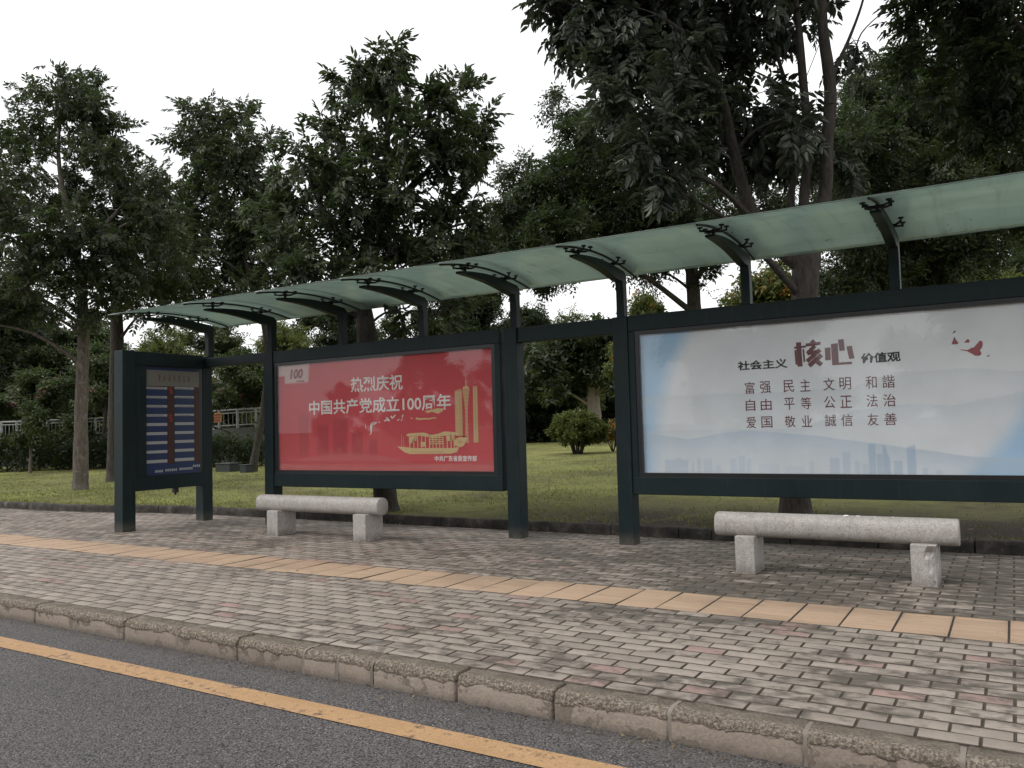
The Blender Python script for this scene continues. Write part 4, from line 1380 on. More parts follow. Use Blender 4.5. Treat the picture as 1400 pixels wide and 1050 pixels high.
# second street tree beside the end panel
g2 = ground_at(157, 18.2)
build_tree('street_tree', 'dark trunked street tree rising just left of the timetable panel', 'tree', g2,
           [(g2 + Vector((0, 0, -0.05)), .20), (g2 + Vector((0, 0, .3)), .16), (at(158, 560, 18.2), .15), (at(160, 470, 18.2), .14), (at(160, 400, 18.2), .11), (at(168, 340, 18.2), .08), (at(185, 280, 18.2), .045)],
           lobes_px([(185, 250, 34), (225, 300, 36), (175, 300, 40), (230, 345, 36), (190, 350, 38), (250, 372, 26, .8), (140, 365, 36), (205, 392, 30), (235, 262, 22, .8), (238, 325, 34), (255, 395, 34), (205, 420, 36), (240, 430, 26, .8)], 18.2, 1.2, 2),
           'mid', (M['barkdark'], M['leafB']), 0.80, STREET, 12)
# third: behind, leaning stem
g3 = ground_at(345, 20.5)
build_tree('street_tree', 'leaning street tree with a narrow rounded crown behind the timetable panel', 'tree', g3,
           [(g3 + Vector((0, 0, -0.05)), .13), (at(350, 615, 20.5), .09), (at(360, 560, 20.5), .08), (at(366, 480, 20.5), .075), (at(350, 400, 20.5), .07), (at(322, 320, 20.5), .06), (at(305, 240, 20.5), .04), (at(305, 170, 20.5), .018)],
           lobes_px([(268, 165, 30, .9), (298, 160, 26, .8), (332, 162, 30, .9), (255, 195, 26), (285, 195, 36), (325, 195, 36), (355, 200, 20, .7), (270, 232, 34), (315, 235, 42), (350, 240, 26, .9), (285, 275, 44), (335, 280, 42), (255, 300, 36), (300, 320, 46), (345, 325, 40), (265, 345, 36), (310, 365, 38), (355, 370, 34), (240, 320, 34), (250, 375, 34), (290, 405, 36, .9), (335, 400, 34, .9), (375, 290, 34), (375, 385, 32)], 20.5, 1.3, 3),
           'mid', (M['barkdark'], M['leafA']), 0.92, STREET, 13, lscale=1.2)
# fourth: behind the red billboard
g4 = ground_at(527, 10.5)
build_tree('street_tree', 'large leafed street tree growing right behind the red billboard', 'tree', g4,
           [(g4 + Vector((0, 0, -0.05)), .21), (g4 + Vector((0, 0, .15)), .155), (at(520, 620, 10.5), .135), (at(508, 520, 10.5), .13), (at(500, 450, 10.5), .125), (at(494, 390, 10.5), .105), (at(505, 320, 10.5), .08), (at(525, 250, 10.5), .055), (at(530, 180, 10.5), .032), (at(525, 135, 10.5), .012)],
           lobes_px([(512, 78, 24, .9), (535, 76, 24, .9), (545, 98, 22, .8), (500, 100, 24, .9), (525, 108, 28), (470, 112, 22, .8), (458, 132, 18, .7), (482, 140, 24, .8), (505, 135, 26, .9), (528, 140, 28, .9), (552, 150, 30), (585, 128, 26, .9), (590, 155, 34), (565, 185, 42), (612, 185, 38), (622, 122, 22, .6), (640, 128, 16, .5), (640, 160, 30, .9), (648, 195, 30), (620, 225, 34), (578, 228, 34), (662, 222, 22, .8), (640, 248, 24, .8), (668, 210, 14, .6),
                     (445, 190, 30, .9), (412, 212, 28, .9), (465, 205, 34), (500, 195, 30), (425, 240, 38), (470, 245, 40), (520, 225, 42), (545, 265, 40), (395, 250, 30), (375, 290, 36), (420, 290, 44), (485, 290, 46), (535, 305, 44), (588, 285, 32), (640, 292, 28), (605, 308, 38), (655, 300, 22, .8),
                     (440, 335, 42), (490, 345, 40), (545, 345, 42), (595, 345, 34), (395, 340, 40), (370, 335, 30), (420, 375, 34), (520, 380, 32), (570, 370, 28, .9), (460, 380, 30), (630, 340, 28, .9), (560, 420, 30, .6), (610, 425, 34, .6), (640, 395, 30, .6)], 10.5, 0.85, 4),
           'mid', (M['barkdark'], M['leafA']), 0.92, STREET, 14, csz=0.26,
           limbs=[[(at(498, 360, 10.5), .06), (at(450, 300, 10.3), .04), (at(420, 240, 10.1), .02)], [(at(510, 300, 10.5), .05), (at(570, 250, 10.7), .035), (at(615, 190, 10.9), .018)]])
# fifth: the big one behind the pale billboard, many stems, hanging foliage
g5 = ground_at(1088, 8.7)
D5 = 8.7
build_tree('street_tree', 'big many stemmed tree behind the pale billboard with drooping compound leaves over the roof', 'tree', g5,
           [(g5 + Vector((0, 0, -0.05)), .20), (g5 + Vector((0, 0, .2)), .155), (at(1090, 600, D5), .14), (at(1096, 480, D5), .135), (at(1100, 400, D5), .14), (at(1103, 355, D5), .155), (at(1112, 310, D5), .085), (at(1127, 270, D5), .07), (at(1131, 195, D5), .068), (at(1135, 120, D5), .066), (at(1125, 40, D5), .055), (at(1120, -60, D5), .04), (at(1100, -160, D5), .02)],
           lobes_px([(775, 8, 30, .8, .4), (790, -20, 40, .9, .3), (800, 15, 40, 1, .2), (810, 60, 24, .7, .1), (830, 45, 40, 1, .1), (860, 20, 50, 1, 0), (815, 0, 40, .8, .5), (880, 70, 48, 1, -.2), (850, 95, 34, .9, -.3), (905, 30, 48, 1, .4), (920, 110, 46, 1, -.5), (880, 140, 36, 1.1, -.9), (905, 175, 36, 1.1, -1.0), (875, 205, 26, .9, -1.1), (900, 228, 26, 1, -1.1), (918, 255, 16, .7, -1.1), (850, 160, 24, .8, -.9),
                     (945, 60, 46, 1, .2), (960, 150, 40, 1, 0), (940, 200, 34, 1, -.6), (990, 90, 46, 1, .6), (1000, 30, 46, .9, .3), (985, 190, 30, .8, .9), (1020, 140, 44, 1, .5), (1050, 60, 42, .7, .8), (1045, 190, 40, 1, .7), (1080, 160, 38, .9, -.4), (1105, 215, 36, 1, .6), (1070, 230, 30, .8, .8), (1145, 210, 30, .7, .7), (1010, 225, 26, .8, 1.0),
                     (1090, 20, 34, .6, .9), (1160, 60, 24, .35, .8), (960, -40, 60, 1, 0), (880, -50, 60, 1, 0), (1050, -50, 60, .8, .2), (1140, -70, 60, .7, .2), (820, -60, 50, .8, .2), (900, -160, 85, .8, -.8), (1000, -170, 90, .8, -.3), (1110, -170, 85, .8, .6), (950, -280, 85, .8, -1.2), (1060, -290, 85, .8, .2), (860, -240, 70, .8, .4), (1150, -260, 80, .8, -.6), (1180, -130, 80, .8, -1.9), (1080, -120, 70, .8, -1.8), (980, -130, 70, .8, -1.9)], D5, 0.6, 5),
           'big', (M['barkdark'], M['leafG']), 1.05, STREET, 15, droop=0.42, csz=0.26, pull=0.15,
           limbs=[[(at(1098, 365, D5), .10), (at(1045, 320, D5), .075), (at(1020, 270, D5), .07), (at(1000, 195, D5 - .1), .062), (at(985, 130, D5 - .3), .05), (at(950, 60, D5 - .4), .03), (at(900, 20, D5 - .4), .015)],
                  [(at(1085, 345, D5), .06), (at(1081, 271, D5 + .2), .042), (at(1089, 215, D5 + .3), .036), (at(1075, 120, D5 + .4), .025), (at(1050, 40, D5 + .5), .012)],
                  [(at(1102, 340, D5), .07), (at(1099, 271, D5 + .1), .052), (at(1105, 205, D5 + .1), .050), (at(1097, 100, D5 + .1), .045), (at(1090, 20, D5 + .1), .035), (at(1075, -80, D5), .02)],
                  [(at(1133, 115, D5), .035), (at(1145, 88, D5), .022), (at(1160, 55, D5), .018), (at(1177, 10, D5), .014), (at(1190, -40, D5), .01)],
                  [(at(1130, 130, D5), .02), (at(1163, 88, D5 + .1), .009), (at(1178, 45, D5 + .1), .008), (at(1215, 10, D5 + .1), .005)],
                  [(at(1000, 200, D5), .03), (at(960, 215, D5 - .5), .022), (at(925, 190, D5 - .9), .014), (at(895, 205, D5 - 1.1), .008)]])
# right hand tree, trunk beyond the picture edge
g8 = ground_at(1530, 10.2)
build_tree('street_tree', 'dark tree leaning in over the shelter from the right picture edge', 'tree', g8,
           [(g8 + Vector((0, 0, -0.05)), .19), (at(1525, 480, 10.2), .15), (at(1515, 300, 10.2), .14), (at(1480, 180, 10.2), .11), (at(1430, 90, 10.2), .07), (at(1380, 20, 10.2), .04), (at(1340, -60, 10.2), .02)],
           lobes_px([(1245, 25, 36, .8), (1290, 50, 42), (1330, 15, 50), (1380, 40, 56), (1340, 90, 44), (1400, 110, 54), (1300, 110, 34, .9), (1265, 85, 28, .6), (1235, 95, 22, .5), (1360, 150, 46), (1410, 180, 50), (1320, 160, 34), (1280, 140, 24, .7), (1450, 60, 60), (1480, 150, 60), (1300, -40, 60), (1400, -50, 70), (1240, 60, 18, .4), (1290, -150, 90, .8, -1.2), (1390, -160, 95, .8, -.4), (1480, -140, 90, .8, -1.5), (1330, -260, 85, .8, 0), (1440, -270, 85, .8, -1.4), (1240, -200, 70, .7, .6)], 10.2, 0.9, 8),
           'mid', (M['barkdark'], M['leafD']), 1.3, STREET, 18, pull=0.2,
           limbs=[[(at(1470, 160, 10.2), .06), (at(1390, 120, 10.1), .035), (at(1300, 70, 10.0), .018), (at(1235, 85, 10), .006)], [(at(1400, 125, 10.1), .025), (at(1290, 100, 10.1), .014), (at(1215, 60, 10), .005)]])
# middle distance trees on the right and centre
g6 = ground_at(950, 15.0)
build_tree('park_tree', 'park tree with a dark trunk seen between the roof and the pale billboard', 'tree', g6,
           [(g6 + Vector((0, 0, -0.05)), .17), (at(950, 500, 15), .135), (at(948, 400, 15), .125), (at(935, 330, 15), .10), (at(880, 260, 15), .06), (at(830, 190, 15), .02)],
           lobes_px([(758, 132, 16, .5), (785, 150, 22, .6), (815, 150, 30, .8), (850, 190, 36), (800, 190, 30, .9), (770, 215, 14, .5), (835, 230, 42), (780, 250, 36), (740, 255, 32, .9), (715, 245, 24, .8), (700, 280, 26), (745, 290, 40), (800, 290, 46), (860, 280, 50), (910, 290, 44), (715, 320, 32), (770, 330, 42), (830, 335, 40), (680, 310, 24, .8), (950, 280, 40), (985, 300, 36, .9),
                     (900, 340, 36), (1010, 325, 28, .7), (940, 340, 30), (660, 340, 28, .8), (690, 350, 28), (880, 370, 22, .35), (965, 390, 14, .3), (1040, 290, 36, .8), (1070, 310, 30, .7), (690, 375, 30, .9), (640, 365, 32, .9), (610, 385, 28, .8), (735, 365, 30, .8)], 15, 1.4, 6, 1.3),
           'fine', (M['barkdark'], M['leafD']), 6.5, None, 16, lscale=1.7, csz=0.34,
           limbs=[[(at(946, 385, 15), .06), (at(1000, 330, 15.3), .035), (at(1050, 300, 15.5), .02)], [(at(935, 330, 15), .06), (at(850, 310, 15.2), .035), (at(760, 280, 15.4), .015)]])
g9 = ground_at(1240, 17.0)
build_tree('park_tree', 'tall park tree filling the sky gap above the right end of the glass roof', 'tree', g9,
           [(g9 + Vector((0, 0, -0.05)), .2), (at(1240, 450, 17), .15), (at(1240, 330, 17), .12), (at(1250, 230, 17), .07), (at(1260, 150, 17), .03)],
           lobes_px([(1160, 165, 32, .9), (1200, 140, 34, .9), (1180, 105, 24, .6), (1225, 110, 30, .8), (1150, 215, 36), (1255, 120, 30), (1310, 130, 40), (1370, 130, 44), (1165, 240, 36), (1130, 250, 28, .8), (1185, 190, 36, .9), (1235, 150, 36, .9), (1225, 200, 40), (1270, 185, 44), (1310, 190, 44), (1350, 200, 50), (1395, 220, 50), (1300, 240, 46), (1250, 245, 40), (1205, 245, 34, .9), (1350, 260, 46), (1170, 265, 28, .7), (1400, 280, 46), (1310, 290, 40), (1260, 295, 40, .8), (1210, 300, 36, .8), (1180, 340, 40, .8), (1240, 350, 40, .8), (1145, 300, 30, .8), (1180, 300, 36), (1290, 345, 42, 1.1), (1330, 340, 38, 1), (1160, 385, 36, .9), (1255, 385, 34), (1215, 385, 30, .8), (1270, 130, 24, .6)], 17, 1.6, 9, 1.3),
           'fine', (M['barkdark'], M['leafA']), 7.5, None, 19, lscale=1.8, csz=0.36)

# ---- background planting, each plant a thing of its own
def generic_lobes(h, w, seed, n, zlow=0.25):
    r = random.Random(seed)
    out = []
    for k in range(n):
        a = r.uniform(0, math.tau); f = r.random() ** 0.5
        t_ = r.random()
        z = h * (zlow + (1 - zlow) * t_)
        prof = math.sin(math.pi * min(1, 0.22 + 0.80 * t_)) ** 0.7
        R = w / 2 * prof * f
        out.append((Vector((R * math.cos(a), R * math.sin(a), z - 0.12 * h * 0.5)), w * r.uniform(0.10, 0.17), 1.0))
    return out


def proto(name, label, cat, h, w, seed, n, leaf, mats, dens, lscale, zlow, tr, flowers=None, group=None, twigs=True, csz=0.45):
    V0 = Vector((0, 0, 0))
    return build_tree(name, label, cat, (0, 0, 0), [((0, 0, -0.1), tr * 1.25), ((0.03, 0, h * .2), tr), ((0.1, .05, h * .5), tr * .7), ((0.0, 0.1, h * .88), tr * .2)], generic_lobes(h, w, seed, n, zlow), leaf, mats, dens, group, seed, lscale=lscale, flowers=flowers, twigs=twigs, csz=csz)


BG = 'background trees beyond the lawn'
pA = proto('background_tree', 'broad dark tree', 'tree', 7.0, 6.4, 101, 46, 'ros', (M['barkdark'], M['leafD']), 0.9, 1.35, 0.14, .16, group=BG)
pB = proto('background_tree', 'mid green tree', 'tree', 6.5, 5.4, 102, 42, 'ros', (M['barkdark'], M['leafB']), 0.9, 1.25, 0.16, .13, group=BG)
pC = proto('background_tree', 'yellow green tree', 'tree', 6.0, 5.0, 103, 40, 'far', (M['barkdark'], M['leafC']), 0.8, 1.35, 0.16, .12, group=BG)
pF = proto('flowering_tree', 'pink flowering tree', 'tree', 4.2, 3.6, 104, 30, 'shrub', (M['barkdark'], M['leafB']), 2.6, 2.0, 0.16, .07, flowers=(M['pink'], 0.016, 1.3), group='flowering trees in front of the ramp')
pO = proto('flowering_tree', 'orange flowering tree', 'tree', 4.6, 3.8, 105, 26, 'shrub', (M['barkdark'], M['leafC']), 2.2, 2.0, 0.2, .07, flowers=(M['orange'], 0.03, 1.4), group='orange flowering trees behind the billboards')
used = set()


def put(p, x, D, ytop, label, wscale=None, rz=None, h0=7.0):
    """stand a plant on the lawn below picture column x, its top at picture row ytop"""
    b = ground_at(x, D)
    top = at(x, ytop, D)
    s = max(0.25, (top.z - b.z) / h0)
    ws = wscale if wscale else s
    rz = rz if rz is not None else random.uniform(0, 6.28)
    if p.name not in used:
        used.add(p.name)
        p.location = b; p.rotation_euler = (0, 0, rz); p.scale = (ws, ws, s); p['label'] = label
        return p
    return copy_thing(p, b, rz, (ws, ws, s), label)


# dark, mid and yellow-green crowns; columns given in the photograph's pixels, every tree at its own distance
put(pA, -70, 30, 350, 'broad dark background tree outside the left picture edge, its right side just in view')
put(pA, 22, 36, 395, 'broad dark background tree far left behind the mottled trunk street tree')
put(pB, 120, 34, 405, 'mid green background tree directly behind the mottled trunk of the left street tree')
put(pC, 232, 31, 425, 'yellow green background tree seen just above the timetable panel')
put(pB, 300, 38, 420, 'mid green background tree seen under the left tip of the glass roof')
put(pC, 395, 33, 418, 'yellow green background tree above the left corner of the red billboard')
put(pA, 460, 41, 405, 'broad dark background tree hidden mostly by the left half of the red billboard')
put(pB, 575, 36, 400, 'mid green background tree above the middle of the red billboard')
put(pA, 655, 38, 395, 'broad dark background tree above the right corner of the red billboard')
put(pA, 728, 40, 425, 'broad dark background tree at the left of the gap between the two billboards')
put(pC, 780, 37, 408, 'yellow green background tree in the gap between the billboards')
put(pB, 850, 40, 452, 'mid green background tree at the right of the gap, partly behind the pale billboard')
put(pB, 1135, 32, 350, 'mid green background tree between the dark stems and the right roof arm')
put(pC, 1345, 30, 318, 'yellow green background tree under the right end of the glass roof')
put(pA, 1440, 33, 300, 'broad dark background tree at the right picture edge below the roof')
put(pF, 55, 26.5, 505, 'pink flowering tree in front of the pale ramp at far left', 1.0, h0=4.2)
put(pF, 140, 25, 470, 'pink flowering tree just right of the mottled trunk', 0.95, h0=4.2)
put(pF, 335, 27, 478, 'pink flowering tree between the timetable panel and the red billboard', 1.0, h0=4.2)
put(pO, 1055, 24, 362, 'orange flowering tree above the middle of the pale billboard', 1.15, h0=4.6)
put(pO, 892, 25, 400, 'orange flowering tree left of the dark park trunk', 0.8, h0=4.6)

# pale trunk beyond the bush
g7 = ground_at(812, 33)
build_tree('park_tree', 'thick pale trunked tree behind the round bush between the billboards', 'tree', g7,
           [(g7 + Vector((0, 0, -.1)), .34), (at(813, 575, 33), .28), (at(811, 540, 33), .25), (at(812, 500, 33), .22), (at(818, 455, 33), .12)],
           lobes_px([(812, 500, 34), (835, 490, 34), (790, 485, 34), (820, 460, 34), (850, 470, 36), (770, 470, 30), (845, 520, 26), (780, 515, 22, .8), (740, 480, 30), (725, 520, 24, .7), (755, 525, 26, .8)], 33, 1.5, 7),
           'rosfar', (M['barkpale'], M['leafA']), 0.5, None, 17, csz=0.6, twigs=True)

# rounded bush on the lawn with several short stems
gb = ground_at(790, 24.5)
pxm = 24.5 / F_PX
rngb = np.random.default_rng(31)
bush = thing('round_bush', 'rounded clipped bush on short bare stems alone on the lawn between the billboards', 'bush', gb)
bm = bmesh.new()
for k in range(8):
    a = math.tau * k / 8 + .3
    e = Vector((math.cos(a) * .42, math.sin(a) * .42, .55))
    tube(bm, [gb + Vector((math.cos(a) * .10, math.sin(a) * .10, -.05)), gb + e * .5 + Vector((0, 0, .02)), gb + e], [.035, .028, .02], 6, wob=.2)
from_bm('stem', bm, M['barkdark'], bush, smooth=True)
pos, dr = [], []
for k in range(34):
    a = rngb.random() * math.tau; f = rngb.random() ** .5; h = rngb.random()
    R = .78 * f * math.sin(math.pi * min(1, .28 + .68 * h)) ** .6
    c = gb + Vector((R * math.cos(a), R * math.sin(a), .42 + .72 * h))
    pp, out, C = clumps(c, .22, 130, rngb, csz=.16)
    pos.append(pp); dr.append(out + rngb.normal(0, .5, pp.shape) + np.array([0, 0, .25]))
pos = np.concatenate(pos); dr = np.concatenate(dr)
spray_mesh('foliage', 'shrub', pos, dr, 0.8 + .5 * rngb.random(len(pos)), M['leafC'], bush, rngb)
# small orange flowering shrub at its right
gs = ground_at(838, 25.5)
fs = thing('flowering_shrub', 'low orange flowered shrub right of the round bush', 'shrub', gs)
bm = bmesh.new()
for k in range(5):
    a = math.tau * k / 5
    tube(bm, [gs + Vector((0, 0, -.05)), gs + Vector((math.cos(a) * .25, math.sin(a) * .25, .55))], [.02, .008], 5)
from_bm('stem', bm, M['barkdark'], fs)
pp, out, C = clumps(gs + Vector((0, 0, .55)), .42, 420, rngb, csz=.2)
spray_mesh('foliage', 'shrub', pp, out + rngb.normal(0, .5, pp.shape), np.full(len(pp), .9), M['leafB'], fs, rngb)
k = rngb.random(len(pp)) < .22
spray_mesh('blossom', 'petal', pp[k] * 1.0 + rngb.normal(0, .04, (k.sum(), 3)), rngb.normal(size=(k.sum(), 3)), np.full(k.sum(), 1.3), M['orange'], fs, rngb)


def hedge(name, label, p0, p1, h, w, mat, seed, leaf='shrub', ls=1.4, per=260):
    rng = np.random.default_rng(seed)
    o = thing(name, label, 'hedge', p0.lerp(p1, .5))
    L = (p1 - p0).length
    n = int(L * per)
    t_ = rng.random(n)
    d = (p1 - p0).normalized(); s = Vector((-d.y, d.x, 0))
    base = np.array(p0)[None] + t_[:, None] * np.array(p1 - p0)[None]
    lat = (rng.random(n) - .5) * w
    z = h * rng.random(n) ** .7
    z *= 1 + .14 * np.sin(t_ * L * 2.1 + seed) + .08 * np.sin(t_ * L * 5.3)
    P = base + lat[:, None] * np.array(s)[None] + np.array([0, 0, 1.0])[None] * z[:, None]
    dd = rng.normal(size=(n, 3)) * .7 + lat[:, None] * np.array(s)[None] * 2 + np.array([0, 0, .5])
    spray_mesh('foliage', leaf, P, dd, ls * (.7 + .6 * rng.random(n)), mat, o, rng)
    bm = bmesh.new()
    k = 0.0
    while k < L:
        q = p0 + d * k
        tube(bm, [q + Vector((0, 0, -.1)), q + Vector((rng.normal(0, .08), rng.normal(0, .08), h * .8))], [.03, .012], 5)
        k += 0.5
    from_bm('stem', bm, M['barkdark'], o)
    return o


hedge('hedge', 'dark low hedge in front of the ramp wall at far left', ground_at(-60, 24.5), ground_at(175, 24.5), 0.95, 1.1, M['leafD'], 41)
hedge('hedge', 'dark low hedge below the railed wall between the timetable panel and red billboard', ground_at(250, 24.0), ground_at(372, 23.5), 0.78, 1.1, M['leafD'], 42)
hedge('hedge', 'tall dark hedge at the back of the lawn behind the round bush', ground_at(690, 37), ground_at(900, 37), 2.3, 1.6, M['leafD'], 43, 'ros', 1.3, 300)
hedge('hedge', 'long dark hedge hidden mostly behind the two billboards', ground_at(375, 34), ground_at(688, 37.5), 2.0, 1.4, M['leafD'], 44, 'ros', 1.3, 220)

# thin young trees in front of the left hedge
for x, D, yt, lab in ((186, 22.5, 560, 'thin young tree beside the post of the timetable panel'), (41, 23.2, 585, 'thin short stemmed young tree by the left hedge')):
    g_ = ground_at(x, D)
    build_tree('young_tree', lab, 'tree', g_, [(g_ + Vector((0, 0, -.05)), .05), (at(x + 1, 620, D), .04), (at(x, yt, D), .03)],
               lobes_px([(x, yt, 22), (x - 16, yt + 12, 16), (x + 15, yt + 8, 16), (x, yt - 18, 18)], D, .3, int(x)), 'shrub', (M['bark'], M['leafB']), 3.0, None, 50 + x, lscale=1.6)

# ------------------------------------------------------------------ ramp wall with railing
w0 = ground_at(-160, 29.0); w1 = ground_at(130, 27.5); w2 = ground_at(480, 26.0)
ramp = thing('railed_wall', 'low grey wall with a white baluster railing beyond the left lawn', 'wall', w1)
bm = bmesh.new()
pts = [(w0, 1.10), (w1, 1.16), (w2, 1.42)]
SEG = []
for (a, za), (b, zb_) in zip(pts, pts[1:]):
    for k in range(14):
        p = a.lerp(b, k / 14); q = a.lerp(b, (k + 1) / 14)
        SEG.append((p, q, za + (zb_ - za) * k / 14, za + (zb_ - za) * (k + 1) / 14))
n_ = Vector((-(w2 - w0).y, (w2 - w0).x, 0)).normalized() * .15
for p, q, za, zb_ in SEG:
    vs = [bm.verts.new(Vector((v.x, v.y, 0)) + o_ + Vector((0, 0, z))) for v, z in ((p, -.2), (q, -.2), (q, zb_), (p, za)) for o_ in (-n_, n_)]
    for f in ((0, 2, 4, 6), (1, 7, 5, 3), (6, 4, 5, 7), (0, 1, 3, 2), (0, 6, 7, 1), (2, 3, 5, 4)):
        bm.faces.new([vs[i] for i in f])
from_bm('wall_body', bm, M['wall'], ramp)
bm = bmesh.new()
bb = bmesh.new()
for p, q, za, zb_ in SEG:
    P_, Q_ = Vector((p.x, p.y, za)), Vector((q.x, q.y, zb_))
    for h, r_ in ((.60, .035), (.50, .022), (.10, .022)):
        tube(bm, [P_ + Vector((0, 0, h)), Q_ + Vector((0, 0, h))], [r_, r_], 6)
    tube(bm, [P_ - Vector((0, 0, .02)), P_ + Vector((0, 0, .63))], [.045, .045], 6)
    L = (Q_ - P_).length
    m = max(2, int(L / .13))
    for k in range(1, m):
        c = P_.lerp(Q_, k / m)
        tube(bb, [c + Vector((0, 0, .1)), c + Vector((0, 0, .5))], [.012, .012], 4, cap=False)
from_bm('rail', bm, M['white'], ramp)
o = from_bm('baluster', bb, M['white'], ramp); tag(o, kind='stuff')
gsn = at(298, 571, 25.6)
sg = thing('notice_board', 'small orange notice plate fixed to the railing beside the timetable panel', 'sign', gsn)
bm = bmesh.new(); box(bm, gsn.x - .17, gsn.x + .17, gsn.y - .02, gsn.y + .01, gsn.z - .15, gsn.z + .15, .008); from_bm('plate', bm, M['signorange'], sg)
bm = bmesh.new()
for r_ in range(3):
    for c_ in range(5):
        box(bm, gsn.x - .14 + c_ * .057, gsn.x - .10 + c_ * .057, gsn.y - .026, gsn.y - .0205, gsn.z + .06 - r_ * .085, gsn.z + .11 - r_ * .085)
from_bm('faded_lettering', bm, M['ink_maroon'], sg)
# dark low boxes on the lawn
for x, D, (a, b_, c_), lab in ((312, 21.0, (.55, .35, .22), 'wide low dark green box on the lawn below the railed wall'), (337, 20.3, (.24, .22, .20), 'small dark green box beside the foot of the leaning tree')):
    q = ground_at(x, D)
    u = thing('utility_box', lab, 'utility box', q)
    bm = bmesh.new(); box(bm, q.x - a / 2, q.x + a / 2, q.y - b_ / 2, q.y + b_ / 2, q.z - .03, q.z + c_ * .85, .012); from_bm('body', bm, M['utility'], u)
    bm = bmesh.new(); box(bm, q.x - a / 2 - .015, q.x + a / 2 + .015, q.y - b_ / 2 - .015, q.y + b_ / 2 + .015, q.z + c_ * .85 + .002, q.z + c_, .008); from_bm('lid', bm, M['utility'], u)


def building(label, x0, x1, ytop, D, mat, floors, bays, depth=14):
    a = ground_at(x0, D); b = ground_at(x1, D)
    ztop = at((x0 + x1) / 2, ytop, D).z
    o = thing('apartment_building', label, 'building', a.lerp(b, .5))
    d = (b - a); d.z = 0; L = d.length; d.normalize(); n = Vector((-d.y, d.x, 0))
    Rm = Matrix(((d.x, n.x, 0, a.x), (d.y, n.y, 0, a.y), (0, 0, 1, 0), (0, 0, 0, 1)))
    def bx(name, lst, m, par):
        bm = bmesh.new()
        for q in lst: box(bm, *q)
        bm.transform(Rm)
        return from_bm(name, bm, m, par)
    bx('wall', [(0, L, 0, depth, -.5, ztop)], mat, o)
    bx('roof', [(-.3, L + .3, -.3, depth + .3, ztop + .002, ztop + .5), (L * .3, L * .5, 3, 7, ztop + .5, ztop + 2.6)], M['bldg'], o)
    fh = ztop / floors; bw = L / bays
    for f in range(floors):
        for k in range(bays):
            w_ = bx('window', [(bw * (k + .22), bw * (k + .78), -.05, .2, fh * (f + .32), fh * (f + .80))], M['win'], o)
            bx('sill', [(bw * (k + .17), bw * (k + .83), -.25, -.002, fh * (f + .25), fh * (f + .31))], M['white'], w_)
    return o


building('pinkish apartment block glimpsed through leaves above the right part of the pale billboard', 1240, 1345, 318, 95, M['bldgpink'], 7, 6)
building('pale block glimpsed through leaves just right of the middle post', 706, 738, 505, 90, M['bldg'], 3, 3, 8)
building('long pale building behind the railing at far left', -90, 110, 548, 62, M['bldg'], 2, 8, 10)

# trees across the road: seen only as reflections in the poster glass
for k, (x, y, s, lab) in enumerate(((-19, -17, 0.85, 'tree across the road reflected at the right end of the red poster glass'), (-24.5, -18, 0.74, 'tree across the road reflected in the middle of the red poster glass'), (-29.5, -17.5, 0.56, 'tree across the road reflected in the left part of the red poster glass'),
                                    (-0.5, -18, 1.2, 'tree across the road reflected at the right end of the pale poster glass'), (-8.5, -17, 1.3, 'tree across the road reflected in the left part of the pale poster glass'))):
    o = copy_thing(pA if k % 2 else pB, (x, y, 0), k * 1.3, (s, s, s), lab)
    o['group'] = 'trees across the road'

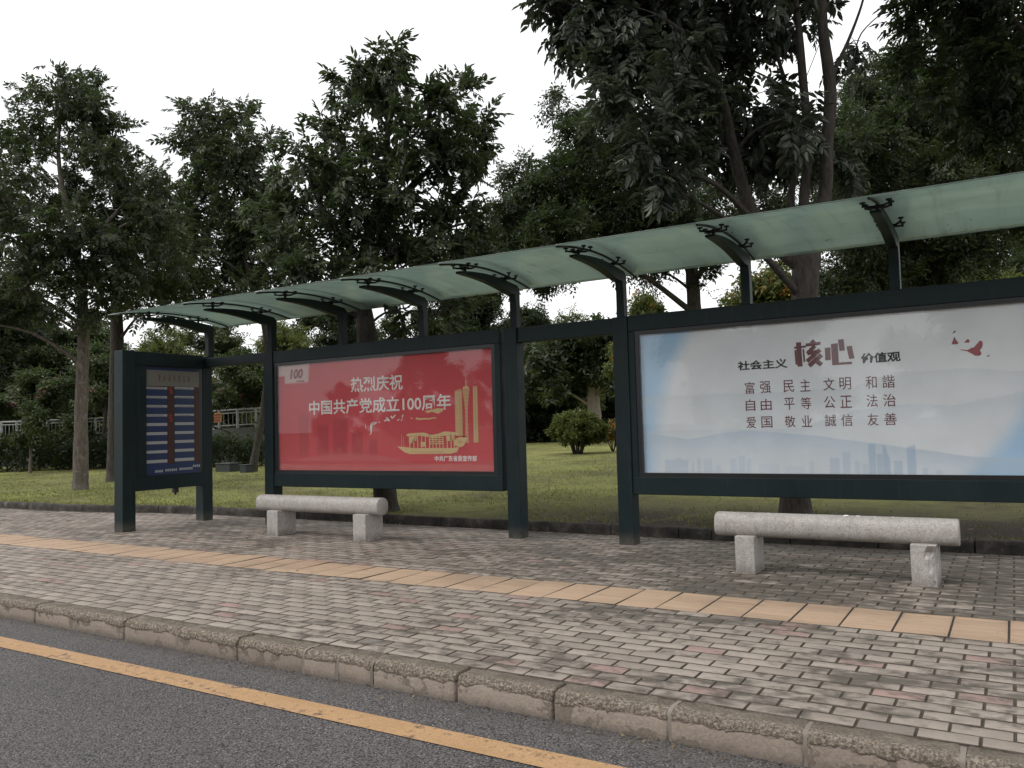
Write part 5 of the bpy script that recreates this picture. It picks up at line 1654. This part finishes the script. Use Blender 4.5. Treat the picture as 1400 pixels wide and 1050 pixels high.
# ------------------------------------------------------------------ sky, sun, render settings
SUN_EL, SUN_AZ = math.radians(52), math.radians(-140)      # azimuth clockwise from +Y: behind the camera, left
w = bpy.data.worlds.new('World'); SC.world = w; w.use_nodes = True
nt = w.node_tree
bg = nt.nodes['Background']
sky = nt.nodes.new('ShaderNodeTexSky'); sky.sky_type = 'NISHITA'; sky.sun_disc = False
sky.sun_elevation = SUN_EL; sky.sun_rotation = SUN_AZ
sky.air_density = 1.0; sky.dust_density = 4.0; sky.ozone_density = 1.0
hs = nt.nodes.new('ShaderNodeHueSaturation'); hs.inputs['Saturation'].default_value = 0.10
nt.links.new(sky.outputs[0], hs.inputs['Color'])
# overcast: even out the dome with a cloud sheet
mixn = nt.nodes.new('ShaderNodeMix'); mixn.data_type = 'RGBA'; mixn.inputs[0].default_value = 0.6
nt.links.new(hs.outputs[0], mixn.inputs[6])
tc = nt.nodes.new('ShaderNodeTexCoord')
nz = nt.nodes.new('ShaderNodeTexNoise'); nz.inputs['Scale'].default_value = 2.2; nz.inputs['Detail'].default_value = 5
nt.links.new(tc.outputs['Generated'], nz.inputs['Vector'])
rp_ = nt.nodes.new('ShaderNodeValToRGB')
rp_.color_ramp.elements[0].position = .3; rp_.color_ramp.elements[0].color = (11.0, 11.2, 11.6, 1)
rp_.color_ramp.elements[1].position = .7; rp_.color_ramp.elements[1].color = (15.5, 15.5, 15.6, 1)
nt.links.new(nz.outputs['Fac'], rp_.inputs[0])
nt.links.new(rp_.outputs[0], mixn.inputs[7])
nt.links.new(mixn.outputs[2], bg.inputs['Color'])
bg.inputs['Strength'].default_value = 0.12
sd = bpy.data.lights.new('sun', 'SUN'); sd.energy = 0.9; sd.angle = math.radians(25); sd.color = (1.0, 0.96, 0.90)
so = bpy.data.objects.new('sun', sd); COL.objects.link(so)
dirv = Vector((math.sin(SUN_AZ) * math.cos(SUN_EL), math.cos(SUN_AZ) * math.cos(SUN_EL), math.sin(SUN_EL)))
so.rotation_euler = (-dirv).to_track_quat('-Z', 'Y').to_euler()

SC.view_settings.view_transform = 'Standard'
SC.view_settings.look = 'None'
SC.view_settings.gamma = 1.0
SC.view_settings.exposure = 0.15
cyc = SC.cycles
cyc.max_bounces = 8; cyc.diffuse_bounces = 4; cyc.glossy_bounces = 3; cyc.transmission_bounces = 4; cyc.transparent_max_bounces = 8
cyc.caustics_reflective = False; cyc.caustics_refractive = False
cyc.use_denoising = True
try:
    cyc.denoiser = 'OPENIMAGEDENOISE'
except Exception:
    pass
cyc.sample_clamp_indirect = 6
